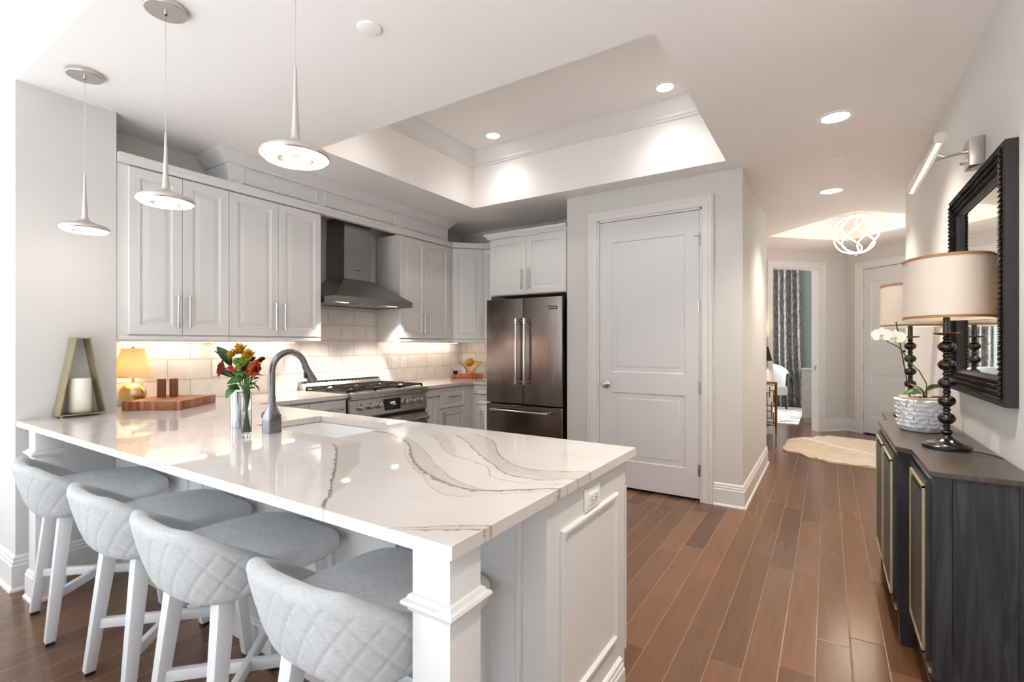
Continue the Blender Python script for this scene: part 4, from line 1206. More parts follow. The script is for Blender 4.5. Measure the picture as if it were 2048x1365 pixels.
for i, (x, lb) in enumerate(((-3.268, 'nickel ring pendant light hanging in front of the stub wall'), (-2.343, 'nickel ring pendant light hanging in front of the first wall cabinet doors'), (-1.435, 'nickel ring pendant light hanging nearest the camera, biggest of the three'))):
    if i == 0: pd.location = (x, .945, 0); pd['label'] = lb
    else: dup(pd, (x, .945, 0), 0, lb)

# ------------------------------------------------------------------ ceiling fittings
def can():
    t = thing('recessed_light', 'x', 'ceiling light', (0, 0, 0), group='round recessed ceiling lights')
    m = MB(); m.lathe([(.060, -.004), (.064, -.007), (.082, -.006), (.086, -.0008), (.06, -.0006)], n=40); m.build('trim_ring', 'plate_white', t)
    m = MB(); m.lathe([(0, -.0035), (.061, -.0035), (.061, -.001), (0, -.001)], n=40); m.build('lens', 'can_glow', t)
    return t
cn = can()
def can_light(t, e, ang=120, col=(1, .92, .82)):
    lamp_child('can_glow', 'SPOT', t, (0, 0, -.03), e, col, .06, (0, 0, 0), ang, 1.0)
cans = [(.042, 3.665, CEIL, 'big round recessed light in the flat hall ceiling, nearest the picture light'),
        (.019, 5.402, CEIL, 'recessed light in the hall ceiling just before the glowing globe'),
        (.06, 1.93, CEIL, 'recessed light in the low ceiling over the gap between peninsula and console')]
tray_cans = [(-2.66, 3.80, TZ, 'recessed light in the raised tray ceiling above the refrigerator corner'),
        (-1.05, 3.80, TZ, 'recessed light in the raised tray ceiling above the white closet door'),
        (-2.66, 2.5, TZ, 'recessed light in the raised tray ceiling, hidden behind its near edge'),
        (-1.05, 2.5, TZ, 'recessed light in the raised tray ceiling, hidden behind its near edge')]
def place_cans(first, rows):
    for i, (x, y, z, lb) in enumerate(rows):
        if i == 0: first.location = (x, y, z); first['label'] = lb
        else: dup(first, (x, y, z), 0, lb)
cn2 = dup(cn, (0, 0, 0), 0, 'x'); WM[cn2.name] = Matrix.Identity(4)
can_light(cn, 46, 104, (1, .87, .73)); can_light(cn2, 6.5, 130, (1, .95, .88))
cn.scale = (1.22, 1.22, 1); place_cans(cn, cans); place_cans(cn2, tray_cans)
m = MB(); m.lathe([(0, CEIL - .012), (.04, CEIL - .012), (.052, CEIL - .008), (.055, CEIL - .001), (0, CEIL - .001)], c=(-1.729, 1.503, 0), n=40)
tag(m.build('ceiling_disc', 'plate_white'), 'plain white disc on the low ceiling behind the nearest pendant cable', 'sprinkler cover')
m = MB(); m.lathe([(0, CEIL - .008), (.05, CEIL - .008), (.055, CEIL - .001), (0, CEIL - .001)], c=(.055, 4.52, 0), n=32)
tag(m.build('ceiling_disc', 'ceiling_paint'), 'small flat disc on the hall ceiling between the two recessed lights', 'sprinkler cover')

# ------------------------------------------------------------------ worktop things
def lantern():
    c = (-3.603, 1.02, .91)
    t = thing('candle_lantern', 'tall tapered antique gold lantern frame by the stub wall', 'lantern', c)
    M = T(*c) @ RZ(92)
    m = MB()
    # flat band bent into a trapezoid: base, two sloping sides, top
    w = .05
    def band(p, q, th=.006):
        p = Vector((p[0], 0, p[1])); q = Vector((q[0], 0, q[1])); d = (q - p).normalized(); n = Vector((d.z, 0, -d.x)) * th
        vs = []
        for s_ in (-w, w):
            vs.append(m.verts([(p.x, s_, p.z), (q.x, s_, q.z), (q.x + n.x, s_, q.z + n.z), (p.x + n.x, s_, p.z + n.z)], M))
        a, b = vs
        m.face(a[::-1]); m.face(b)
        for k in range(4): m.face([a[k], a[(k + 1) % 4], b[(k + 1) % 4], b[k]])
    band((-.108, .012), (-.033, .45)); band((-.036, .45), (.036, .45)); band((.033, .45), (.108, .012)); band((.108, .012), (-.108, .012))
    m.build('frame', 'antique_gold', t, smooth=20)
    f = MB()
    for x in (-.09, .09):
        for y in (-.036, .036): f.cyl(M @ Vector((x, y, .0005)), M @ Vector((x, y, .010)), .006, 10)
    f.build('foot', 'antique_gold', t)
    d = MB(); d.lathe([(0, .019), (.055, .019), (.064, .024), (.067, .032), (.063, .032), (.055, .026), (0, .026)], n=40, M=M); d.build('dish', 'antique_gold', t)
    c_ = MB(); c_.lathe([(0, .0265), (.050, .0265), (.052, .030), (.052, .212), (.049, .218), (.02, .213), (0, .212)], n=40, M=M); c_.cyl(M @ Vector((0, 0, .208)), M @ Vector((0, 0, .222)), .0015, 6)
    tag(c_.build('pillar_candle', 'candle_wax'), 'thick cream pillar candle standing in the gold lantern', 'candle')
lantern()

def brass_lamp():
    c = (-3.885, 1.375, .91)
    t = thing('table_lamp', 'small brass ball table lamp with lit cream shade by the tiles', 'lamp', c)
    m = MB(); m.lathe([(0, .0005), (.045, .0005), (.048, .004), (.048, .008), (0, .008)], c=c, n=36)
    prof = [(0, .006)] + [(.075 * math.sin(a), .082 - .075 * math.cos(a)) for a in [PI * k / 20 for k in range(2, 20)]] + [(0, .157)]
    m.lathe(prof, c=c, n=44); m.lathe([(.008, .152), (.008, .225)], c=c, n=14); m.build('base', 'brass', t)
    s = MB(); s.lathe([(.106, .192), (.063, .385), (.0615, .385), (.1045, .192), (.106, .192)], c=c, n=56); s.build('lamp_shade', 'shade_gold', t, smooth=30)
    f = MB(); f.lathe([(0, .384), (.012, .384), (.014, .392), (.006, .400), (0, .402)], c=c, n=16); f.lathe([(0, .384), (.062, .384)], c=c, n=3); f.build('finial', 'brass', t)
    b = MB(); b.lathe([(0, .225), (.018, .235), (.026, .262), (.018, .29), (0, .30)], c=c, n=16); b.build('bulb', 'bulb_warm', t)
    lamp_child('lamp_glow', 'POINT', t, (c[0], c[1], c[2] + .27), .6, (1, .9, .74), .03)
brass_lamp()

def cutting_board():
    P1 = Vector((-3.395, 1.447)); d = Vector((.80, .60)); n_ = Vector((-d.y, d.x)); A_ = P1 - d * .345
    m = MB(); L = .345
    m.prism([(-L / 2, -.21), (L / 2, -.21), (L / 2, .21), (-L / 2, .21)], 0, .055, bev=.003)
    o = m.build('cutting_board', 'board_wood')
    ctr = A_ + d * (L / 2) + n_ * .21
    o.location = (ctr.x, ctr.y, .9105); o.rotation_euler = (0, 0, math.atan2(d.y, d.x))
    tag(o, 'thick butcher block board under the two wooden mills', 'cutting board')
cutting_board()
def mill(loc, lb):
    t = thing('pepper_mill', lb, 'mill', loc, group='round walnut mills on the butcher block')
    m = MB(); m.lathe([(0, 0), (.024, 0), (.0255, .002), (.0255, .078), (0, .078)], c=loc, n=32); m.build('body', 'mill_wood', t)
    m = MB(); m.lathe([(0, .0785), (.0245, .0785), (.0255, .080), (.0255, .118), (.024, .121), (0, .121)], c=loc, n=32); m.build('head', 'mill_wood', t)
mill((-3.775, 1.497, .966), 'round wooden mill on the butcher block, closest to the brass lamp')
mill((-3.755, 1.563, .966), 'round wooden mill on the butcher block, on the flower side')

m = MB(); m.lathe([(0, 0), (.031, 0), (.031, .006), (.033, .007), (.033, .176), (.030, .182), (0, .183)], c=(-2.43, 1.29, .9105), n=36)
tag(m.build('steel_canister', 'chrome'), 'shiny steel cylinder standing behind the glass flower vase', 'canister')

# vase and flowers
VX, VY = -2.172, 1.192
def vase():
    t = thing('glass_vase', 'clear glass cylinder vase holding the mixed flowers', 'vase', (VX, VY, .91))
    m = MB(); m.lathe([(0, .0006), (.019, .0006), (.0208, .003), (.0216, .195), (.0206, .1965), (.0196, .195), (.0191, .022), (.016, .016), (0, .016)], c=(VX, VY, .91), n=40); m.build('glass', 'clear_glass', t)
    w = MB(); w.lathe([(0, .0165), (.0155, .0165), (.0186, .0225), (.0189, .115), (0, .115)], c=(VX, VY, .91), n=40); w.build('water', 'vase_water', t)
vase()
DV = 2.175
def petal(m, M, L, W, curl=.3, n=5, cup=.15):
    """one curved petal along local +x"""
    rows = []
    for i in range(n + 1):
        s_ = i / n; w = W * math.sin(PI * (.12 + .83 * s_)) ** .8
        z = curl * L * s_ * s_; x = L * s_ * (1 - .25 * abs(curl) * s_)
        rows.append(m.verts([(x, -w, z + cup * w), (x, 0, z), (x, w, z + cup * w)], M))
    for a, b in zip(rows, rows[1:]):
        m.face([a[0], b[0], b[1], a[1]]); m.face([a[1], b[1], b[2], a[2]])
def head_mums(m, c, d, rad, n=120, W=.10, layers=6):
    B = align(c, Vector(c) + Vector(d))
    for k in range(layers):
        tilt = 82 - k * 18; cnt = max(6, int(n / layers * (1 - k * .14)))
        for i in range(cnt):
            a = 360 * (i + .5 * (k % 2)) / cnt + random.uniform(-5, 5)
            petal(m, B @ T(0, 0, k * rad * .08) @ RZ(a) @ RY(-(90 - tilt) + random.uniform(-8, 8)), rad * (1 - k * .1) * random.uniform(.85, 1.05), rad * W, curl=random.uniform(-.1, .35), n=4)
    m.lathe([(0, rad * .1), (rad * .25, rad * .2), (rad * .22, rad * .35), (0, rad * .42)], n=10, M=B)
def head_rose(m, c, d, rad):
    B = align(c, Vector(c) + Vector(d))
    for k, (cnt, tilt, rr, cw) in enumerate(((5, 12, .95, .55), (6, 32, .95, .52), (6, 48, .88, .48), (5, 62, .78, .44), (4, 74, .62, .38), (3, 82, .45, .3))):
        for i in range(cnt):
            a = 360 * i / cnt + k * 37 + random.uniform(-8, 8)
            petal(m, B @ T(0, 0, -rad * .2) @ RZ(a) @ RY(-tilt), rad * rr * 1.25, rad * cw, curl=-.12 + .3 * (k == 0), n=6, cup=.5)
    m.lathe([(0, -rad * .45), (rad * .18, -rad * .35), (rad * .2, -rad * .1), (0, rad * .0)], n=10, M=B)
def head_ball(m, c, rad, n=60):
    for i in range(n):
        z = 1 - 2 * (i + .5) / n; a = i * 2.39996
        d = Vector((math.cos(a) * math.sqrt(1 - z * z), math.sin(a) * math.sqrt(1 - z * z), z))
        if d.z < -.6: continue
        B = align(Vector(c) + d * rad * .3, Vector(c) + d)
        for q in (0, 120, 240): petal(m, B @ RZ(q) @ RY(-60), rad * .7, rad * .17, curl=-.3, n=3)
def leaf(m, base, tip, W, droop=.12, n=8):
    base = Vector(base); tip = Vector(tip); d = tip - base; L = d.length
    sd = d.cross(Vector((0, 0, 1))); sd = (Vector((_R.x, _R.y, 0)) * .0 + sd)
    if sd.length < 1e-4: sd = Vector((1, 0, 0))
    sd.normalize(); up = sd.cross(d).normalized()
    # tilt the blade half towards the room so that it shows its face
    sd = (sd + up * .7).normalized(); up = sd.cross(d).normalized()
    rows = []
    for i in range(n + 1):
        s_ = i / n; w = W * math.sin(PI * min(1, s_ * .96 + .02)) ** .8 * (1 - .25 * s_)
        p = base + d * s_ + up * (droop * L * math.sin(PI * s_))
        rows.append(m.verts([tuple(p - sd * w + up * w * .25), tuple(p), tuple(p + sd * w + up * w * .25)]))
    for a, b in zip(rows, rows[1:]):
        m.face([a[0], b[0], b[1], a[1]]); m.face([a[1], b[1], b[2], a[2]])
BP = []
def flower(label, heads, kind, mat, rad, leaves=(), cat='flower', nm='cut_flower', bmat='stem_green', lmat='leaf_green', r=.0022):
    k = len(BP); a = k * 2.4; q = .007 + .010 * ((k * 7) % 5) / 5
    foot = Vector((VX + math.cos(a) * .0125, VY + math.sin(a) * .0125, .931)); BP.append(foot)
    mouth = Vector((VX - math.cos(a) * q, VY - math.sin(a) * q, 1.104))
    t = thing(nm, label, cat, tuple(foot))
    s = MB()
    for h in heads:
        p = at(h[0], h[1], DV + h[2]); mid = mouth.lerp(p, .5) + Vector((0, 0, .012))
        s.tube([foot, mouth, mid, p - Vector((0, 0, rad * .3 if kind else 0))], r, 7)
    s.build('stem', bmat, t)
    for h in heads:
        if not kind: continue
        p = at(h[0], h[1], DV + h[2]); m = MB(); d = Vector(h[3]) if len(h) > 3 else Vector((.25, -.7, .7)); rd = rad * (h[4] if len(h) > 4 else 1)
        if kind == 'mum': head_mums(m, p, d, rd)
        elif kind == 'rose': head_rose(m, p, d, rd)
        elif kind == 'ball': head_ball(m, p, rd)
        m.build('bloom', mat, t, smooth=80)
    for b, tp, W in leaves:
        m = MB(); leaf(m, at(*b), at(*tp), W * 1.4); m.build('leaf', lmat, t, smooth=80)
    return t
flower('large yellow chrysanthemum at the very top of the bouquet', [(483, 706, .0, (.1, -.5, .9)), (499, 712, -.02, (.4, -.6, .6), .7)], 'mum', 'petal_yellow', .050)
flower('smaller yellow chrysanthemum low beside the big yellow bloom', [(468, 712, -.015, (-.5, -.6, .5))], 'mum', 'petal_yellow', .034)
flower('lime green button flowers in the middle of the bouquet', [(475, 724, -.03), (487, 721, -.03), (480, 735, -.04), (478, 745, -.03)], 'ball', 'petal_lime', .021)
flower('bright orange rose on the faucet side of the bouquet', [(511, 739, -.02, (.3, -.9, .3))], 'rose', 'petal_orange', .038, [((508, 752, DV), (522, 742, DV + .02), .012)])
flower('rust coloured rose drooping on the lantern side of the bouquet', [(446, 738, -.02, (-.5, -.8, .2))], 'rose', 'petal_rust', .036, [((470, 756, DV), (438, 746, DV - .01), .016)])
flower('wine red sprig above the orange rose', [(505, 720, .01, (.2, -.6, .8)), (524, 720, .01, (.4, -.5, .8), .9), (517, 724, -.01, (.4, -.7, .6), .8)], 'rose', 'petal_wine', .017)
flower('bright pink carnation buds beside the rust rose', [(461, 737, -.05), (468, 742, -.05, (0, -1, .3), .6)], 'ball', 'petal_pink', .015)
flower('deep purple blossom at the heart of the bouquet', [(490, 739, -.04, (0, -1, .4))], 'mum', 'petal_purple', .020)
flower('leafy green sprig reaching highest on the lantern side', [(449, 718, .01)], None, None, 0, [((462, 733, DV + .01), (434, 694, DV + .02), .019), ((458, 728, DV + .02), (428, 702, DV + .03), .006)], 'foliage', 'leafy_sprig', 'stem_green', 'leaf_dark')
flower('broad green leaves hanging over the vase rim', [(470, 768, -.03)], None, None, 0, [((484, 762, DV - .03), (454, 768, DV - .05), .020), ((480, 780, DV - .03), (454, 773, DV - .04), .012), ((474, 776, DV - .03), (452, 798, DV - .05), .019), ((489, 756, DV - .03), (466, 766, DV - .06), .014)], 'foliage', 'leafy_sprig')
flower('thin feathery green sprig trailing on the faucet side', [(514, 762, .0)], None, None, 0, [((503, 752, DV), (527, 752, DV), .006), ((506, 760, DV), (520, 757, DV), .006), ((504, 768, DV), (519, 784, DV + .01), .007), ((500, 778, DV), (512, 777, DV), .006), ((503, 748, DV - .02), (519, 741, DV - .02), .013), ((499, 770, DV), (513, 768, DV), .006)], 'foliage', 'leafy_sprig', 'stem_green', 'leaf_dark')
flower('dark green sprig filling behind the yellow bloom', [(497, 722, .02)], None, None, 0, [((497, 722, DV + .02), (503, 701, DV + .02), .012), ((492, 730, DV + .03), (500, 712, DV + .03), .012), ((488, 745, DV + .01), (496, 728, DV + .01), .013), ((482, 750, DV + .01), (470, 735, DV + .01), .013), ((489, 760, DV + .0), (497, 745, DV), .012), ((478, 762, DV), (468, 748, DV), .012)], 'foliage', 'leafy_sprig', 'stem_green', 'leaf_dark')

# corner board, bowl, fruit, cup
def corner_set():
    M = T(-3.60, 4.70, .9105) @ RZ(40)
    a = Vector((-3.775, 4.515)); b = Vector((-3.47, 4.735)); d = (b - a).normalized(); n_ = Vector((-d.y, d.x)); L = (b - a).length
    c = a + d * (L / 2) + n_ * .125
    m = MB(); m.prism([(-L / 2, -.125), (L / 2, -.125), (L / 2, .125), (-L / 2, .125)], 0, .05, bev=.003)
    o = m.build('cutting_board', 'board_red'); o.location = (c.x, c.y, .9105); o.rotation_euler = (0, 0, math.atan2(d.y, d.x))
    tag(o, 'reddish butcher block board in the kitchen corner under a wire bowl', 'cutting board')
    bc = Vector((-3.655, 4.745, .9612))
    t = thing('wire_bowl', 'gold wire bowl on a waisted foot, on the corner board', 'bowl', tuple(bc))
    m = MB(); N = 30
    ring = lambda r, z: [(bc.x + r * math.cos(2 * PI * k / 40), bc.y + r * math.sin(2 * PI * k / 40), bc.z + z) for k in range(40)]
    m.tube(ring(.15, .150), .0028, 8, closed=True); m.tube(ring(.062, .003), .0028, 8, closed=True)
    m.build('rim', 'gold_wire', t)
    m = MB()
    for k in range(N):
        a0 = 2 * PI * k / N; a1 = a0 + R(100)
        p = Vector((bc.x + .062 * math.cos(a0), bc.y + .062 * math.sin(a0), bc.z + .003)); q = Vector((bc.x + .15 * math.cos(a1), bc.y + .15 * math.sin(a1), bc.z + .15))
        m.tube([p, q], .0017, 6)
    m.build('wire_basket', 'gold_wire', t)
    f = MB(); f.lathe([(0, -.045), (.025, -.042), (.05, -.02), (.058, .005), (.05, .032), (.028, .046), (0, .05)], n=24, M=T(bc.x - .015, bc.y, bc.z + .14) @ RX(25), sx=1.0, sy=1.15)
    tag(f.build('yellow_fruit', 'fruit_gold'), 'golden yellow fruit heaped in the gold wire bowl', 'fruit')
    cc = a + d * .05 + n_ * .055
    t2 = thing('dark_pinch_bowl', 'tiny dark cup on the corner board beside the wire bowl', 'cup', (cc.x, cc.y, .9612))
    m = MB(); m.lathe([(0, .0005), (.022, .0005), (.024, .003), (.033, .042), (.030, .042), (.021, .006), (0, .006)], c=(cc.x, cc.y, .9612), n=28); m.build('bowl', 'cup_black', t2)
    s = MB(); s.tube([(cc.x + .008, cc.y, .972), (cc.x - .030, cc.y - .012, 1.022), (cc.x - .038, cc.y - .016, 1.034)], [.003, .003, .0035], 8)
    tag(s.build('wooden_spoon', 'spoon_wood'), 'little wooden spoon leaning in the tiny dark cup', 'spoon')
    M = T(-3.46, YB - .0125, 1.165)
    outlet('white outlet with black plugs half hidden by the refrigerator', M)
    p = MB()
    p.box((-.022, -.045, .012), (.005, -.006, .032), M=M, bev=.003); p.tube([M @ Vector((-.01, -.035, .02)), M @ Vector((-.06, -.055, .015)), M @ Vector((-.085, -.05, -.05)), M @ Vector((-.08, -.05, -.14)), M @ Vector((-.04, -.06, -.225)), M @ Vector((0.0, -.06, -.25))], .005, 8)
    tag(p.build('plug_cable', 'cord_black'), 'black plug and looping cord at the hidden corner outlet', 'cord')
    p = MB(); p.box((-.014, -.05, -.045), (.014, -.006, -.02), M=M, bev=.003); p.cyl(M @ Vector((-.02, -.045, -.035)), M @ Vector((-.03, -.05, -.10)), .008, 10)
    tag(p.build('power_plug', 'cord_black'), 'second black plug hanging under the looping corner cord', 'plug')
corner_set()

# ------------------------------------------------------------------ console, lamps, orchid, mirror, picture light
CZ = .866
def console():
    t = thing('console_cabinet', 'dark stained breakfront console cabinet with brass framed doors', 'cabinet', (.44, 3.2, 0))
    xb = XW - .003
    P = [(xb, 2.295), (.316, 2.295), (.316, 2.715), (.262, 2.765), (.262, 3.635), (.316, 3.685), (.316, 4.105), (xb, 4.105)]
    top = [(xb, 2.287), (.308, 2.287), (.308, 2.712), (.254, 2.762), (.254, 3.638), (.308, 3.688), (.308, 4.113), (xb, 4.113)]
    m = MB(); m.prism(P, .125, CZ - .021); m.build('body', 'console_wood', t, smooth=None)
    m = MB(); m.prism(top, CZ - .021, CZ, bev=.003); m.build('top', 'console_top_wood', t, smooth=None)
    # end panel with stiles
    e = MB(); M = T(.316, 2.295, 0)
    e.panel(M @ T(0, -.008, .125), xb - .316, .72, .0075, [((0), .0), ((.052, .052, .004, .004), .0), ((.055, .055, .007, .007), .004)]); e.build('end_panel', 'console_wood', t, smooth=None)
    def door(y0, y1, x, nm='door'):
        M = T(x, y0, .16) @ RZ(-90) @ T(-(y1 - y0), 0, 0); w = y1 - y0; h = .655
        d = MB(); d.box((0, -.014, 0), (w, 0, h), M=M); do = d.build(nm, 'console_wood', t, smooth=None)
        f = MB()
        for a, b in (((.018, -.022, .02), (.025, -.012, h - .02)), ((w - .025, -.022, .02), (w - .018, -.012, h - .02)), ((.018, -.022, .02), (w - .018, -.012, .027)), ((.018, -.022, h - .027), (w - .018, -.012, h - .02))): f.box(a, b, M=M)
        f.build('brass_frame', 'antique_gold', do, smooth=None)
        g = MB(); g.box((.05, -.020, .05), (w - .05, -.013, h - .05), M=M); g.build('inset_panel', 'console_wood', do, smooth=None)
    door(2.33, 2.70, .316); door(2.79, 3.195, .262); door(3.205, 3.61, .262); door(3.70, 4.07, .316)
    for (y, x, s_) in ((2.33, .34, 1), (2.75, .29, 1), (3.65, .29, 1), (4.07, .34, 1), (2.33, .56, 1), (4.07, .56, 1)):
        l = MB(); a = .026
        tp = l.verts([(x - a, y - a, .125), (x + a, y - a, .125), (x + a, y + a, .125), (x - a, y + a, .125)]); bt = l.verts([(x - a * .8, y - a * .8, 0), (x + a * .8, y - a * .8, 0), (x + a * .8, y + a * .8, 0), (x - a * .8, y + a * .8, 0)])
        l.face(tp); l.face(bt[::-1])
        for k in range(4): l.face([tp[k], tp[(k + 1) % 4], bt[(k + 1) % 4], bt[k]])
        l.build('leg', 'console_wood', t, smooth=None)
    m = MB(); m.prism([(p[0] + (.006 if p[0] < .5 else 0), p[1]) for p in P], .112, .126); m.build('base_rail', 'console_wood', t, smooth=None)
    q = MB()
    for (xa, ya, xb_, yb_) in ((.312, 2.31, .312, 2.70), (.258, 2.78, .258, 3.62), (.312, 3.70, .312, 4.09)):
        q.box((xa - .004, ya, .838), (xa + .004, yb_, .845)); q.box((xa - .004, ya, .13), (xa + .004, yb_, .137))
    q.build('brass_inlay', 'antique_gold', t, smooth=None)
console()

def bead_lamp(loc, label):
    t = thing('table_lamp', label, 'lamp', loc, group='stacked bead table lamps on the console')
    B = [(0, .0005), (.082, .0005), (.085, .003), (.085, .015), (.081, .018), (.076, .019), (.072, .024), (.045, .033), (.026, .045), (.0175, .056), (.0165, .060)]
    m = MB(); m.lathe(B + [(0, .062)], c=loc, n=56); m.build('base', 'bead_black', t)
    def bead(z, r, h): return [(r * math.cos(a), z + h * math.sin(a)) for a in [-PI / 2 + PI * k / 12 for k in range(1, 12)]]
    cz = [(.072, .022, .0135), (.131, .0315, .0265), (.207, .0315, .0265), (.285, .0315, .0265), (.365, .0315, .0265), (.444, .0315, .0265)]
    prof = [(0, .055)]
    for i, (z, r, h) in enumerate(cz):
        prof += bead(z, r, h * .97)
        zz = z + h; nx = cz[i + 1][0] - cz[i + 1][2] if i + 1 < len(cz) else .492
        g = nx - zz
        prof += [(.013, zz), (.0105, zz + g * .2), (.014, zz + g * .35), (.0145, zz + g * .5), (.014, zz + g * .65), (.0105, zz + g * .8), (.013, nx)]
    prof += [(0, .494)]
    m = MB(); m.lathe(prof, c=loc, n=40); st_ = m.build('turned_stem', 'bead_black', t, smooth=50)
    g = MB()
    for z, r, h in cz[1:]:
        for dz in (-h * .93, h * .93): g.lathe([(.0105, z + dz - .0012), (.0135, z + dz - .0012), (.0138, z + dz), (.0135, z + dz + .0012), (.0105, z + dz + .0012)], c=loc, n=32)
    g.build('gold_ring', 'bead_gold', st_)
    d = MB(); d.lathe([(.012, .494), (.04, .498), (.048, .503), (.047, .5055), (.012, .502)], c=loc, n=40); d.build('drip_dish', 'bead_gold', t)
    n = MB(); n.lathe([(0, .50), (.0135, .50), (.0125, .575), (0, .575)], c=loc, n=20); n.build('candle_sleeve', 'bead_black', t)
    ax, ay, z0, z1 = .150, .205, .565, .828
    ell = lambda k, f=1.0: (loc[0] + ax * f * math.cos(2 * PI * k / 72), loc[1] + ay * f * math.sin(2 * PI * k / 72))
    s = MB()
    s.lathe([(1, z0), (1, z1), (.985, z1), (.985, z0), (1, z0)], c=loc, n=72, M=T(loc[0], loc[1], 0) @ Matrix.Diagonal((ax, ay, 1, 1)) @ T(-loc[0], -loc[1], 0))
    so = s.build('lamp_shade', 'shade_linen', t, smooth=30)
    for z in (z0, z1 - .011):
        b = MB(); b.lathe([(1.002, z), (1.012, z), (1.012, z + .011), (1.002, z + .011), (1.002, z)], c=loc, n=72, M=T(loc[0], loc[1], 0) @ Matrix.Diagonal((ax, ay, 1, 1)) @ T(-loc[0], -loc[1], 0)); b.build('shade_trim', 'shade_trim', so, smooth=30)
    h = MB()
    for a in (0, 60, 120): h.tube([(loc[0] + ax * .98 * math.cos(R(a)), loc[1] + ay * .98 * math.sin(R(a)), loc[2] + z0 + .02), (loc[0] - ax * .98 * math.cos(R(a)), loc[1] - ay * .98 * math.sin(R(a)), loc[2] + z0 + .02)], .0015, 6)
    h.build('shade_spider', 'bead_gold', t)
    b = MB(); b.lathe([(0, .575), (.016, .58), (.028, .615), (.02, .65), (0, .66)], c=loc, n=18); b.build('bulb', 'bulb_warm', t)
    lamp_child('lamp_glow', 'POINT', t, (loc[0], loc[1], loc[2] + .70), .09, (1, .9, .78), .03)
    return t
bead_lamp((.438, 2.83, CZ), 'black stacked bead lamp with wide linen shade, nearest on the console')
bead_lamp((.436, 3.935, CZ), 'black stacked bead lamp at the far end of the console, behind the orchid')
m = MB(); m.tube([(.50, 2.78, CZ + .004), (.53, 2.74, CZ + .008), (.565, 2.70, CZ + .006), (.585, 2.68, CZ - .0), (.5945, 2.66, CZ - .06)], .0028, 8)
tag(m.build('lamp_cord', 'cord_black'), 'thin black cord running from the near lamp foot towards the wall', 'cord')

